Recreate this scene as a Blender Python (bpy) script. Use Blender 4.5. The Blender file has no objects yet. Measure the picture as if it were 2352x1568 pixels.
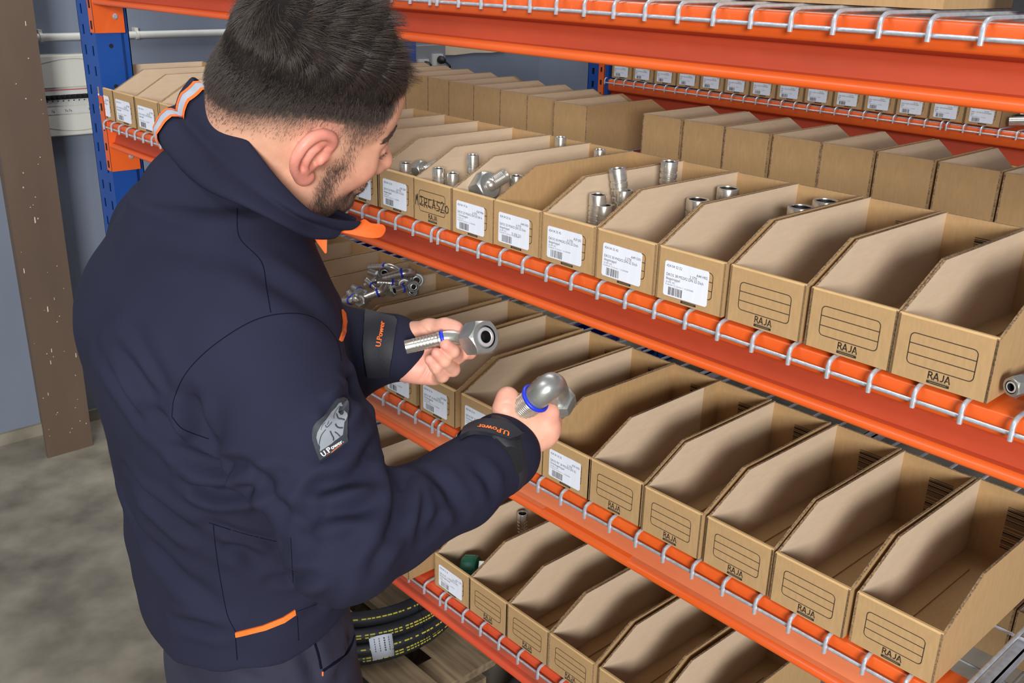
import bpy, bmesh, math, random
import numpy as np
from mathutils import Vector, Matrix
from mathutils.bvhtree import BVHTree

S = bpy.context.scene
COL = S.collection
rnd = random.Random(7)

# ------------------------------------------------------------------ camera
CAM = np.array([2.6876, -0.9489, 1.7000])
YAW, PIT, ROL, FPX = 0.82606, 1.20386, 0.02568, 2244.79
def rotm(a, b, c):
    rz = lambda t: np.array([[math.cos(t), -math.sin(t), 0], [math.sin(t), math.cos(t), 0], [0, 0, 1]])
    rx = np.array([[1, 0, 0], [0, math.cos(b), -math.sin(b)], [0, math.sin(b), math.cos(b)]])
    return rz(a) @ rx @ rz(c)
RC = rotm(YAW, PIT, ROL)
cam_d = bpy.data.cameras.new('camera')
cam_d.sensor_fit = 'HORIZONTAL'
cam_d.sensor_width = 36.0
cam_d.lens = FPX / 2352 * 36.0
cam_d.clip_start = 0.05
cam = bpy.data.objects.new('camera', cam_d)
COL.objects.link(cam)
cam.matrix_world = Matrix.Translation(Vector(CAM)) @ Matrix(RC.tolist()).to_4x4()
S.camera = cam

# measuring: the world point that lies `d` metres along the optical axis behind a photo pixel
def ray(px, py):
    return RC @ np.array([(px - 1176) / FPX, -(py - 784) / FPX, -1.0])
def W(px, py, d):
    return CAM + ray(px, py) * d

# ------------------------------------------------------------------ light
wd = bpy.data.worlds.new('world'); S.world = wd; wd.use_nodes = True
bg = wd.node_tree.nodes['Background']
bg.inputs[0].default_value = (0.86, 0.93, 1.0, 1)
bg.inputs[1].default_value = 0.33
def area(name, loc, target, sx, sy, power, col):
    l = bpy.data.lights.new(name, 'AREA'); l.shape = 'RECTANGLE'; l.size = sx; l.size_y = sy
    l.energy = power; l.color = col
    o = bpy.data.objects.new(name, l); COL.objects.link(o)
    o.location = loc
    o.rotation_euler = (Vector(target) - Vector(loc)).to_track_quat('-Z', 'Y').to_euler()
    return o
# daylight from the open loading door behind the photographer, and the strip lights of the hall
area('door_daylight', (6.6, -4.3, 2.70), (1.8, 0.0, 1.1), 1.9, 1.6, 500, (1.0, 0.99, 0.975))
area('hall_light', (0.9, -2.3, 4.3), (1.2, -0.1, 0.8), 3.0, 0.9, 50, (1.0, 0.98, 0.95))
area('aisle_light', (0.3, 1.5, 4.4), (0.3, 1.4, 0.0), 3.0, 0.7, 60, (1.0, 0.98, 0.95))
S.view_settings.view_transform = 'Standard'
S.view_settings.look = 'None'
S.view_settings.exposure = 0.06
S.view_settings.gamma = 1.0
S.view_settings.use_curve_mapping = False

# ------------------------------------------------------------------ materials
def lin(c):
    return tuple(((v / 255) / 12.92 if v / 255 <= 0.04045 else ((v / 255 + 0.055) / 1.055) ** 2.4) for v in c)
def mat(name, rgb, rough=0.6, metal=0.0, var=0.0, vscale=20, vstretch=(1, 1, 1), bump=0.0, bscale=60, coat=0.0, rgb2=None, spec=0.5, rvar=0.0, attr=None, detail=4):
    m = bpy.data.materials.new(name); m.use_nodes = True
    nt = m.node_tree; N = nt.nodes; L = nt.links
    p = N['Principled BSDF']
    c = lin(rgb)
    p.inputs['Base Color'].default_value = (*c, 1)
    p.inputs['Roughness'].default_value = rough
    p.inputs['Metallic'].default_value = metal
    p.inputs['Coat Weight'].default_value = coat
    p.inputs['Specular IOR Level'].default_value = spec
    tc = N.new('ShaderNodeTexCoord')
    src = None
    if attr:
        a = N.new('ShaderNodeAttribute'); a.attribute_name = attr; src = a.outputs['Color']
        L.new(src, p.inputs['Base Color'])
    if var > 0 or rgb2:
        mp = N.new('ShaderNodeMapping'); mp.inputs['Scale'].default_value = vstretch
        L.new(tc.outputs['Object'], mp.inputs[0])
        n = N.new('ShaderNodeTexNoise'); n.inputs['Scale'].default_value = vscale; n.inputs['Detail'].default_value = detail
        L.new(mp.outputs[0], n.inputs['Vector'])
        r = N.new('ShaderNodeValToRGB'); r.color_ramp.elements[0].position = 0.32; r.color_ramp.elements[1].position = 0.68
        c2 = lin(rgb2) if rgb2 else tuple(min(1, v * (1 + var)) for v in c)
        c1 = c if rgb2 else tuple(v * (1 - var) for v in c)
        r.color_ramp.elements[0].color = (*c1, 1); r.color_ramp.elements[1].color = (*c2, 1)
        L.new(n.outputs['Fac'], r.inputs[0])
        if attr:
            mx = N.new('ShaderNodeMix'); mx.data_type = 'RGBA'; mx.blend_type = 'MULTIPLY'; mx.inputs[0].default_value = 1.0
            r.color_ramp.elements[0].color = (1 - var, 1 - var, 1 - var, 1); r.color_ramp.elements[1].color = (1 + var, 1 + var, 1 + var, 1)
            L.new(src, mx.inputs['A']); L.new(r.outputs[0], mx.inputs['B'])
            L.new(mx.outputs['Result'], p.inputs['Base Color'])
        else:
            L.new(r.outputs[0], p.inputs['Base Color'])
        if rvar > 0:
            mr = N.new('ShaderNodeMapRange'); mr.inputs['To Min'].default_value = rough - rvar; mr.inputs['To Max'].default_value = rough + rvar
            L.new(n.outputs['Fac'], mr.inputs['Value']); L.new(mr.outputs[0], p.inputs['Roughness'])
    if bump > 0:
        n2 = N.new('ShaderNodeTexNoise'); n2.inputs['Scale'].default_value = bscale; n2.inputs['Detail'].default_value = 3
        L.new(tc.outputs['Object'], n2.inputs['Vector'])
        b = N.new('ShaderNodeBump'); b.inputs['Strength'].default_value = bump; b.inputs['Distance'].default_value = 0.002
        L.new(n2.outputs['Fac'], b.inputs['Height']); L.new(b.outputs[0], p.inputs['Normal'])
    return m

M = {}
M['kraft'] = mat('kraft_outer', (176, 142, 98), 0.75, var=0.055, vscale=70, vstretch=(3, 3, 0.7), bump=0.12, bscale=300)
M['kraft_in'] = mat('kraft_inner', (200, 177, 150), 0.85, var=0.03, vscale=40, vstretch=(1, 1, 4), bump=0.1, bscale=200)
M['kraft_rim'] = mat('kraft_fold', (204, 168, 116), 0.7, var=0.06, vscale=50)
M['flute'] = mat('kraft_cut_edge', (84, 64, 44), 0.9, rgb2=(170, 140, 104), vscale=350)
M['ink'] = mat('printing_ink', (44, 34, 27), 0.7)
M['ink2'] = mat('grey_ink', (92, 92, 96), 0.7)
M['label'] = mat('label_paper', (226, 230, 240), 0.5, var=0.04, vscale=30, vstretch=(4, 4, 0.4))
M['orange'] = mat('orange_powder_coat', (216, 86, 28), 0.38, rgb2=(226, 98, 34), vscale=3, coat=0.15, bump=0.05, bscale=90, rvar=0.06)
M['orange_web'] = mat('orange_shaded_dusty_coat', (158, 60, 36), 0.5, rgb2=(186, 70, 38), vscale=4, vstretch=(0.5, 3, 3), coat=0.0, spec=0.25, bump=0.08, bscale=70)  # dusty orange, with the recessed web's shade and dark reflections put into the colour
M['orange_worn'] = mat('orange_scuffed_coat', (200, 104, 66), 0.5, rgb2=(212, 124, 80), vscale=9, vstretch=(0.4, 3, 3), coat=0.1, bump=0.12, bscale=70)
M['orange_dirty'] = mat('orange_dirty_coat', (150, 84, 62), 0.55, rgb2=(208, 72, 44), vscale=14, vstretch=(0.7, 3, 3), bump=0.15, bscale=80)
M['orange_low'] = mat('orange_red_coat', (206, 70, 38), 0.42, rgb2=(214, 82, 44), vscale=5, coat=0.1)
M['blue'] = mat('blue_powder_coat', (14, 62, 138), 0.4, rgb2=(20, 74, 152), vscale=6, coat=0.2)
M['zinc'] = mat('galvanised_wire', (196, 202, 210), 0.42, 0.55, var=0.14, vscale=90, bump=0.25, bscale=180)
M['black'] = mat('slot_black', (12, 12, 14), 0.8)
M['wall'] = mat('grey_blue_paint', (118, 127, 143), 0.72, var=0.06, vscale=3, bump=0.2, bscale=40)
M['floor'] = mat('concrete', (96, 90, 79), 0.85, rgb2=(152, 145, 129), vscale=5, bump=0.35, bscale=30, detail=8)
M['brown'] = mat('brown_paint', (100, 82, 68), 0.55, var=0.10, vscale=7, vstretch=(1, 1, 0.3), bump=0.15, bscale=50)
M['pvc'] = mat('white_pvc', (204, 205, 200), 0.45, var=0.04, vscale=20)
M['ivory'] = mat('ivory_plastic', (206, 206, 196), 0.45, var=0.03, vscale=10)
M['red'] = mat('red_print', (190, 70, 80), 0.6)
M['steel'] = mat('zinc_plated_steel', (206, 203, 194), 0.27, 0.82, var=0.08, vscale=40, vstretch=(1, 1, 8))
M['steel_dull'] = mat('dull_forged_steel', (168, 170, 166), 0.34, 0.72, var=0.12, vscale=60, bump=0.1, bscale=120)
M['steel_cut'] = mat('machined_face', (206, 208, 210), 0.35, 0.55)
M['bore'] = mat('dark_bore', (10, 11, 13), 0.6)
M['seal'] = mat('blue_seal', (28, 52, 205), 0.4)
M['rubber'] = mat('black_hose_rubber', (36, 38, 44), 0.55, var=0.15, vscale=30, bump=0.15, bscale=200)
M['yellow'] = mat('yellow_hose_print', (196, 186, 62), 0.6)
M['wood'] = mat('pallet_wood', (104, 88, 66), 0.85, rgb2=(148, 128, 100), vscale=8, vstretch=(0.6, 8, 8), bump=0.3, bscale=60)
M['cream'] = mat('cream_board', (206, 192, 168), 0.8, var=0.05, vscale=14)
M['green'] = mat('green_plastic', (20, 92, 70), 0.45, var=0.05, vscale=20)
M['greybox'] = mat('grey_plastic', (132, 134, 138), 0.5)
M['cratel'] = mat('blue_plastic', (20, 44, 132), 0.45, var=0.06, vscale=10)
M['cratelt'] = mat('light_blue_plastic', (30, 96, 206), 0.45)
M['cable'] = mat('black_cable', (16, 16, 18), 0.5)
M['tape'] = mat('paper_tag', (216, 224, 238), 0.6, var=0.05, vscale=20)

# ------------------------------------------------------------------ helpers
def me_from(name, V, F, mats=None, mi=None, smooth=False):
    me = bpy.data.meshes.new(name)
    me.from_pydata([tuple(map(float, v)) for v in V], [], [tuple(map(int, f)) for f in F])
    for m in (mats or []): me.materials.append(m)
    if mi is not None: me.polygons.foreach_set('material_index', np.asarray(mi, dtype=np.int32))
    if smooth: me.polygons.foreach_set('use_smooth', np.ones(len(me.polygons), dtype=bool))
    me.update()
    return me
def ob(name, me, parent=None, loc=None, rot=None):
    o = bpy.data.objects.new(name, me); COL.objects.link(o)
    if parent is not None: o.parent = parent
    if loc is not None: o.location = loc
    if rot is not None: o.rotation_euler = rot
    return o
def tag(o, label, cat, group=None, kind=None):
    if label: o['label'] = label
    if cat: o['category'] = cat
    if group: o['group'] = group
    if kind: o['kind'] = kind
    return o
def thing(name, label, cat, loc=(0, 0, 0), rot=(0, 0, 0), group=None):
    o = bpy.data.objects.new(name, None); COL.objects.link(o)
    o.location = loc; o.rotation_euler = rot; o.empty_display_size = 0.05
    return tag(o, label, cat, group)
def struct(name, me, label=None, **k):
    o = ob(name, me, **k); o['kind'] = 'structure'
    if label: o['label'] = label
    return o
def copy_tree(o, parent=None):
    c = o.copy(); COL.objects.link(c)
    if parent is not None: c.parent = parent
    for ch in o.children: copy_tree(ch, c)
    return c

class MB:
    """collects primitive shapes into one mesh"""
    def __init__(s): s.V = []; s.F = []; s.m = []
    def add(s, V, F, m=0, T=None):
        n = len(s.V)
        for v in V:
            v = Vector(v)
            s.V.append(tuple(T @ v) if T is not None else tuple(v))
        for f in F: s.F.append(tuple(i + n for i in f)); s.m.append(m)
        return s
    def box(s, a, b, m=0, T=None):
        x0, y0, z0 = a; x1, y1, z1 = b
        V = [(x0, y0, z0), (x1, y0, z0), (x1, y1, z0), (x0, y1, z0), (x0, y0, z1), (x1, y0, z1), (x1, y1, z1), (x0, y1, z1)]
        return s.add(V, [(0, 3, 2, 1), (4, 5, 6, 7), (0, 1, 5, 4), (1, 2, 6, 5), (2, 3, 7, 6), (3, 0, 4, 7)], m, T)
    def prism(s, poly, h0, h1, axis='z', m=0, mside=None, T=None):
        n = len(poly)
        def P(a, b, h): return (a, b, h) if axis == 'z' else ((h, a, b) if axis == 'x' else (a, h, b))
        V = [P(a, b, h0) for a, b in poly] + [P(a, b, h1) for a, b in poly]
        s.add(V, [tuple(range(n - 1, -1, -1)), tuple(range(n, 2 * n))], m, T)
        k = len(s.V) - 2 * n
        for i in range(n):
            j = (i + 1) % n
            s.F.append((k + i, k + j, k + n + j, k + n + i)); s.m.append(m if mside is None else mside)
        return s
    def lathe(s, prof, seg=16, m=0, T=None, cap=True, marks=None):
        V = []; F = []; mm = []
        for r, z in prof:
            for i in range(seg):
                a = 2 * math.pi * i / seg; V.append((r * math.cos(a), r * math.sin(a), z))
        for k in range(len(prof) - 1):
            for i in range(seg):
                j = (i + 1) % seg
                F.append((k * seg + i, k * seg + j, (k + 1) * seg + j, (k + 1) * seg + i)); mm.append(m if marks is None else marks[k])
        n0 = len(s.V)
        s.add(V, [], m, T)
        for f, q in zip(F, mm): s.F.append(tuple(i + n0 for i in f)); s.m.append(q)
        if cap:
            s.F.append(tuple(n0 + i for i in range(seg - 1, -1, -1))); s.m.append(mm[0])
            s.F.append(tuple(n0 + (len(prof) - 1) * seg + i for i in range(seg))); s.m.append(mm[-1])
        return s
    def tube(s, path, r, seg=8, m=0, cap=True, T=None):
        pts = [Vector(p) for p in path]; n = len(pts)
        rr = r if hasattr(r, '__len__') else [r] * n
        V = []; F = []
        up = None
        for k in range(n):
            t = (pts[min(k + 1, n - 1)] - pts[max(k - 1, 0)]).normalized()
            if up is None:
                up = t.orthogonal().normalized()
            else:
                up = (up - t * up.dot(t)).normalized()
            b = t.cross(up)
            for i in range(seg):
                a = 2 * math.pi * i / seg
                V.append(pts[k] + (up * math.cos(a) + b * math.sin(a)) * rr[k])
        for k in range(n - 1):
            for i in range(seg):
                j = (i + 1) % seg
                F.append((k * seg + i, k * seg + j, (k + 1) * seg + j, (k + 1) * seg + i))
        if cap: F += [tuple(range(seg - 1, -1, -1)), tuple((n - 1) * seg + i for i in range(seg))]
        return s.add(V, F, m, T)
    def text(s, string, size, x, y, m=0, T=None, sx=1.0, bold=0.0, align='l'):
        V, F, w = glyphs(string)
        ox = x if align == 'l' else (x - w * size * sx if align == 'r' else x - w * size * sx / 2)
        return s.add([(ox + v[0] * size * sx, y + v[1] * size, 0) for v in V], F, m, T)
    def mesh(s, name, mats, smooth=False, auto=None):
        me = me_from(name, s.V, s.F, mats, s.m, smooth or auto is not None)
        if auto is not None:
            me.set_sharp_from_angle(angle=math.radians(auto))
        return me
_gl = {}
def glyphs(string):
    """outline of one line of lettering: vertices, faces, width, at size 1"""
    if string not in _gl:
        c = bpy.data.curves.new('lettering', 'FONT'); c.body = string; c.resolution_u = 2; c.size = 1.0
        o = bpy.data.objects.new('lettering', c)
        me = bpy.data.meshes.new_from_object(o)
        V = [tuple(v.co) for v in me.vertices]; F = [tuple(p.vertices) for p in me.polygons]
        bpy.data.objects.remove(o); bpy.data.curves.remove(c); bpy.data.meshes.remove(me)
        _gl[string] = (V, F, max([v[0] for v in V], default=0))
    return _gl[string]
def Tm(loc, x=None, y=None, z=None):
    """matrix with the given origin and axes"""
    x = Vector(x) if x is not None else None
    y = Vector(y) if y is not None else None
    z = Vector(z) if z is not None else None
    if z is None: z = x.cross(y)
    if y is None: y = z.cross(x)
    if x is None: x = y.cross(z)
    x, y, z = x.normalized(), y.normalized(), z.normalized()
    return Matrix(((x.x, y.x, z.x, loc[0]), (x.y, y.y, z.y, loc[1]), (x.z, y.z, z.z, loc[2]), (0, 0, 0, 1)))
def axisT(loc, zdir):
    z = Vector(zdir).normalized(); x = z.orthogonal().normalized()
    return Tm(loc, x=x, z=z, y=z.cross(x))
# ------------------------------------------------------------------ the setting
mb = MB(); mb.box((-3.0, -6, -0.06), (8, 2.55, 0)); struct('floor', mb.mesh('floor', [M['floor']]), 'worn grey concrete floor')
mb = MB(); mb.box((-1.08, -6, 0), (-0.96, 2.67, 4.2)); struct('wall_left', mb.mesh('wall_left', [M['wall']]), 'grey blue painted side wall behind the rack')
mb = MB(); mb.box((-0.96, 2.55, 0), (8, 2.67, 4.2)); struct('wall_back', mb.mesh('wall_back', [M['wall']]), 'grey blue painted wall behind the second rack')
# concrete-splashed foot of the wall
mb = MB(); mb.box((-0.965, -6, 0), (-0.945, 2.55, 0.045)); struct('baseboard_left', mb.mesh('baseboard_left', [M['floor']]), 'cement fillet at the foot of the side wall')

# brown steel column: flange, recessed web, flange
post = thing('steel_column', 'brown painted steel column with pale splashes standing at the left edge', 'column', (-0.755, -0.03, 0), (0, math.radians(1.4), 0))
mb = MB(); mb.box((-0.19, -0.035, 0), (0.015, -0.018, 3.2)); mb.box((-0.011, -0.026, 0), (0.008, 0.14, 3.2)); mb.box((-0.19, 0.123, 0), (0.015, 0.14, 3.2))
mb2 = MB(); mb2.box((-0.002, -0.022, 0), (0.015, 0.138, 3.2))
ob('side_flange', mb2.mesh('side_flange', [M['brown']]), post)
mb3 = MB(); mb3.box((-0.30, 0.03, 0.0), (-0.002, 0.048, 3.2)); ob('web', mb3.mesh('web', [M['brown']]), post)
mb4 = MB(); mb4.box((-0.30, -0.055, 0), (-0.285, 0.138, 3.2)); ob('far_flange', mb4.mesh('far_flange', [M['brown']]), post)
mb5 = MB()
for k in range(46):
    y = rnd.uniform(-0.015, 0.13); z = rnd.uniform(0.02, 1.0) if k < 36 else rnd.uniform(0.9, 1.5); r = rnd.uniform(0.0008, 0.0022); h = r * rnd.choice((1, 1, 1.5, 5))
    mb5.prism([(y - r, z - h), (y + r, z - h * .8), (y + r * .8, z + h), (y - r * .7, z + h * .9)], 0.0145, 0.0158, 'x')
sp = ob('paint_splash', mb5.mesh('paint_splash', [M['cream']]), post); sp['kind'] = 'stuff'

# white conduit with clips
pipe = thing('conduit_pipe', 'white plastic conduit running along the grey side wall', 'pipe', (-0.935, 0, 1.436))
mb = MB(); mb.lathe([(0.0125, 0.147), (0.0125, 1.72)], 14, T=Tm((0, 0, 0), x=(1, 0, 0), z=(0, 1, 0), y=(0, 0, -1))); ob('tube', mb.mesh('conduit', [M['pvc']], auto=40), pipe)
for y in (0.19, 0.52, 0.95, 1.35):
    mb = MB(); mb.lathe([(0.0125, y - .006), (0.0155, y - .005), (0.0155, y + .005), (0.0125, y + .006)], 14, T=Tm((0, 0, 0), x=(1, 0, 0), z=(0, 1, 0), y=(0, 0, -1)))
    mb.box((-0.025, y - .006, 0.010), (0.002, y + .006, 0.024)); ob('pipe_clip', mb.mesh('clip', [M['ivory']]), pipe)

# fuse box
fb = thing('fuse_box', 'ivory fuse box with a row of black breakers on the left wall', 'fuse box', (-0.96, 0.15, 1.107))
mb = MB(); mb.box((0, 0, 0), (0.05, 0.245, 0.272)); ob('housing', mb.mesh('housing', [M['ivory']]), fb)
def rpanel(z0, z1, x1):
    mb = MB(); mb.prism([(0.004, z0), (0.241, z0), (0.241, z1), (0.004, z1)], 0.049, x1, 'x'); return mb
ob('upper_cover', rpanel(0.166, 0.268, 0.058).mesh('cover', [M['ivory']]), fb)
ob('lower_cover', rpanel(0.004, 0.072, 0.058).mesh('cover', [M['ivory']]), fb)
mb = MB(); mb.tube([(0.0585, 0.012 + 0.215 * t, 0.245 + 0.014 * math.sin(math.pi * t)) for t in np.linspace(0, 1, 14)], 0.0009, 4)
mb.tube([(0.0585, 0.012 + 0.215 * t, 0.032 - 0.016 * math.sin(math.pi * t)) for t in np.linspace(0, 1, 14)], 0.0009, 4)
ob('moulded_arc', mb.mesh('moulded_arc', [M['greybox']]), fb)
mb = MB(); mb.box((0.046, 0.008, 0.104), (0.054, 0.226, 0.160)); ob('breaker_strip', mb.mesh('breaker_strip', [M['pvc']]), fb)
mb = MB(); mb.box((0.0535, 0.010, 0.155), (0.0548, 0.19, 0.158)); ob('red_line', mb.mesh('red_line', [M['red']]), fb)
for k in range(10):
    y = 0.016 + k * 0.0178
    mb = MB(); mb.box((0.054, y, 0.125), (0.062, y + 0.0145, 0.140)); mb.box((0.054, y + .004, 0.118), (0.0555, y + .0085, 0.121)); br = ob('breaker', mb.mesh('breaker', [M['black']]), fb)
    mb = MB(); mb.box((0.0615, y + .003, 0.131), (0.068, y + .0115, 0.137)); ob('toggle', mb.mesh('toggle', [M['black']]), br)
mb = MB(); mb.box((0.052, 0.198, 0.118), (0.063, 0.222, 0.160)); ob('main_switch', mb.mesh('main_switch', [M['black']]), fb)
mb = MB(); mb.box((0.049, 0.006, 0.076), (0.056, 0.238, 0.100)); wr = ob('marking_strip', mb.mesh('marking_strip', [M['pvc']]), fb)
mb = MB()
for y in (0.03, 0.075, 0.088, 0.155, 0.175):
    mb.text('7x', 0.012, 0, 0, T=Tm((0.0566, y, 0.082), x=(0, 1, 0), y=(0, 0, 1)))
ob('pen_mark', mb.mesh('pen_mark', [M['ink']]), wr)

# socket box with plugs, cream board on the left wall further back
sb = thing('socket_box', 'grey socket box with two black plugs on the side wall', 'socket', (-0.96, 1.70, 1.245))
mb = MB(); mb.box((0, 0, 0), (0.06, 0.205, 0.115)); ob('housing', mb.mesh('socket_housing', [M['greybox']]), sb)
for y, z in ((0.075, 0.03), (0.155, 0.05)):
    mb = MB(); mb.box((0.058, y - .028, z - .028), (0.072, y + .028, z + .028)); so = ob('socket', mb.mesh('socket', [M['pvc']]), sb)
    mb = MB(); mb.lathe([(0.014, 0), (0.017, .004), (0.017, .02), (0.010, .034), (0.006, .036)], 12, T=axisT((0.071, y + .004, z + .006), (1, 0.25, -0.15)))
    mb.tube([(0.105, y + .012, z), (0.118, y + .03, z - .02), (0.10, y + .045, z - .06), (0.07, y + .05, z - .16), (0.04, y + .05, z - .4)], 0.0045, 8)
    ob('plug', mb.mesh('plug', [M['cable']], auto=40), so)
mb = MB(); mb.box((0.058, 0.12, 0.004), (0.064, 0.19, 0.016)); ob('name_plate', mb.mesh('plate', [M['pvc']]), sb)
cb = MB(); cb.prism([(1.915, 1.312), (2.0, 1.309), (2.12, 1.315), (2.22, 1.311), (2.31, 1.316), (2.315, 1.44), (1.915, 1.44)], -0.96, -0.951, 'x')
tag(ob('cream_board', cb.mesh('cream_board', [M['cream']])), 'cream board with a ragged lower edge on the side wall', 'board')

# ------------------------------------------------------------------ pallet rack
LEV = {'top': 1.668, 'upper': 1.306, 'middle': 0.963, 'low': 0.596}
Y0 = {'top': 0.0, 'upper': 0.0, 'middle': 0.0, 'low': 0.016}
BAY = (0.088, 2.862)

def upright_mesh():
    w, dp, t, H = 0.108, 0.090, 0.0025, 2.3
    mb = MB()
    # slotted front face built as strips between the slots
    ys = []
    zz = 0.06; prev = 0.0
    for (xa, xb) in ((0.0, 0.022), (0.034, 0.072), (0.084, w)):
        mb.box((xa, 0, 0), (xb, t, H))
    while zz < H - 0.05:
        for xa, xb in ((0.022, 0.034), (0.072, 0.084)):
            mb.box((xa, 0, prev), (xb, t, zz))
        prev = zz + 0.024; zz += 0.05
    for xa, xb in ((0.022, 0.034), (0.072, 0.084)): mb.box((xa, 0, prev), (xb, t, H))
    mb.box((0, 0, 0), (t, dp, H))
    # right flank with its stepped return and round holes
    mb.box((w - t, t, 0), (w, 0.064, H)); mb.prism([(w - t, 0.064), (w, 0.064), (w - 0.012, 0.076), (w - 0.012 - t, 0.076)], 0, H, 'z'); mb.box((w - 0.014, 0.076, 0), (w - 0.012, dp, H))
    mb.box((w - 0.03, dp - t, 0), (w - 0.012, dp, H))
    mb.box((0, dp - t, 0), (0.02, dp, H))
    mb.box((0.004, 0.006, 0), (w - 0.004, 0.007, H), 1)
    z = 0.085
    while z < H:
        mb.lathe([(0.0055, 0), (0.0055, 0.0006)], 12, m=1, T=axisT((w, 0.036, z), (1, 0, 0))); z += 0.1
    mb.box((-0.012, -0.02, 0), (w + 0.02, dp + 0.02, 0.004))
    return mb.mesh('upright', [M['blue'], M['black']])
UP = upright_mesh()

BEAM_PROF = [(0.048, -0.006), (0.002, -0.006), (0.0, -0.008), (0.0, -0.028), (0.003, -0.031), (0.021, -0.036), (0.019, -0.041), (0.011, -0.0605), (0.004, -0.0620), (-0.001, -0.0650), (-0.003, -0.0675), (-0.003, -0.0715), (-0.001, -0.0735), (0.048, -0.0735)]
def beam_mesh(x0, x1, worn):
    mb = MB()
    n = len(BEAM_PROF); V = []; F = []; xs = np.linspace(x0, x1, 2)
    for x in xs:
        for y, z in BEAM_PROF: V.append((x, y, z))
    for i in range(n):
        F.append((i, (i + 1) % n, n + (i + 1) % n, n + i))
    F += [tuple(range(n)), tuple(range(2 * n - 1, n - 1, -1))]
    mi = [0] * len(F)
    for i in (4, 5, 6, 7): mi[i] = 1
    mb.add(V, F); mb.m = mi
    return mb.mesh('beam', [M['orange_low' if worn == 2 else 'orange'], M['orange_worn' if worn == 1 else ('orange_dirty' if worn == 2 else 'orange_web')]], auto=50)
def connector_mesh():
    mb = MB()
    mb.box((-0.030, -0.004, -0.135), (0.002, -0.001, 0.055))
    mb.box((-0.001, -0.004, -0.135), (0.003, 0.072, 0.055))
    for z in (0.03, -0.02, -0.07, -0.115):
        mb.box((-0.020, -0.0052, z - .012), (-0.012, -0.0038, z + .006), 1)
    mb.box((0.003, 0.004, -0.03), (0.010, 0.045, -0.005), 0)
    mb.lathe([(0.006, 0), (0.007, 0.002), (0.004, 0.006)], 10, m=2, T=axisT((0.003, 0.05, -0.1), (1, 0, 0)))
    return mb.mesh('connector', [M['orange'], M['black'], M['zinc']])
CON = connector_mesh()

def rod_mesh(depth):
    r = 0.0026
    path = [(0, depth, -r), (0, 0.5 * depth, -r), (0, 0.004, -r), (0, -0.003, -0.0038), (0, -0.0078, -0.0068), (0, -0.0098, -0.0115), (0, -0.010, -0.0260)]
    return MB().tube(path, r, 6).mesh('wire_rod', [M['zinc']], auto=60)
def xrod_mesh(x0, x1):
    return MB().tube([(x0, 0, 0), (x1, 0, 0)], 0.0024, 6).mesh('cross_rod', [M['zinc']], auto=60)

def wire_deck(x0, x1, y0, z, depth, label, rows=5, bars=(), group='galvanised wire decks'):
    d = thing('wire_deck', label, 'wire shelf', (0, y0, z), group=None)
    R = rod_mesh(depth)
    n = int(round((x1 - x0) / 0.05))
    for k in range(n + 1):
        ob('wire', R, d, (x0 + (x1 - x0) * k / n, 0, 0))
    X = xrod_mesh(x0 - 0.004, x1 + 0.004)
    for y, zz in [(-0.0045, -0.0205), (0.012, -0.0085)] + [(depth * (k + 1) / rows - 0.02, -0.0085) for k in range(rows)]:
        ob('cross_wire', X, d, (0, y, zz))
    for bx in bars:
        mb = MB(); mb.box((bx - .008, 0.03, -0.015), (bx + .008, depth - 0.02, -0.013)); mb.box((bx - .008, 0.03, -0.030), (bx - .006, depth - 0.02, -0.013)); mb.box((bx + .006, 0.03, -0.030), (bx + .008, depth - 0.02, -0.013))
        ob('support_channel', mb.mesh('support_channel', [M['zinc']]), d)
    return d

rack = thing('pallet_rack', 'blue and orange pallet rack the man works at', 'rack', (0, 0, 0))
for x, y, sx in ((-.02, 0, 1), (-.02, 1.0, 1), (2.862 + 0.108, 0, -1), (2.862 + 0.108, 1.0, -1)):
    o = ob('upright', UP, rack, (x, y, 0)); o.scale = (sx, 1 if y < .5 else -1, 1)
for x in (0.044, 2.906):
    mb = MB()
    for k in range(4):
        za = 0.15 + k * 0.55
        mb.box((-0.012, 0, -0.012), (0.012, 1, 0.012), T=Matrix.Translation((x, 0.10, za)) @ Matrix.Diagonal((1, 0.80, 1, 1)))
        a = math.atan2(0.5, 0.8); L = math.hypot(0.5, 0.8)
        mb.box((-0.010, 0, -0.010), (0.010, L, 0.010), T=Matrix.Translation((x, 0.10, za)) @ Matrix.Rotation(a, 4, 'X'))
    ob('frame_brace', mb.mesh('frame_brace', [M['blue']]), rack)
for nm, worn in (('top', 0), ('upper', 0), ('middle', 1), ('low', 2)):
    o = ob('front_beam', beam_mesh(BAY[0], BAY[1], worn), rack, (0, Y0[nm] + 0.003, LEV[nm])); o.scale = (1, 1, {'top': 1.12, 'upper': 1.02, 'middle': 1.03, 'low': 1.0}[nm])
    ob('beam_connector', CON, o, (BAY[0], 0, 0))
    c = ob('beam_connector', CON, o, (BAY[1], 0, 0)); c.scale = (-1, 1, 1)
    o = ob('rear_beam', beam_mesh(BAY[0], BAY[1], 0), rack, (0, 1.0, LEV[nm])); o.scale = (1, -1, 1)
    if nm == 'middle':
        q = [(y - .0006, z + .0004) for y, z in BEAM_PROF[7:11]] + [(y + .001, z) for y, z in BEAM_PROF[7:11]][::-1]
        mb = MB(); mb.prism(q, 1.735, 1.915, 'x'); ob('fresh_paint_patch', mb.mesh('patch', [M['orange']]), rack, (0, Y0[nm] + .003, LEV[nm])).scale = (1, 1, 1.03)
wire_decks = []
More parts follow.
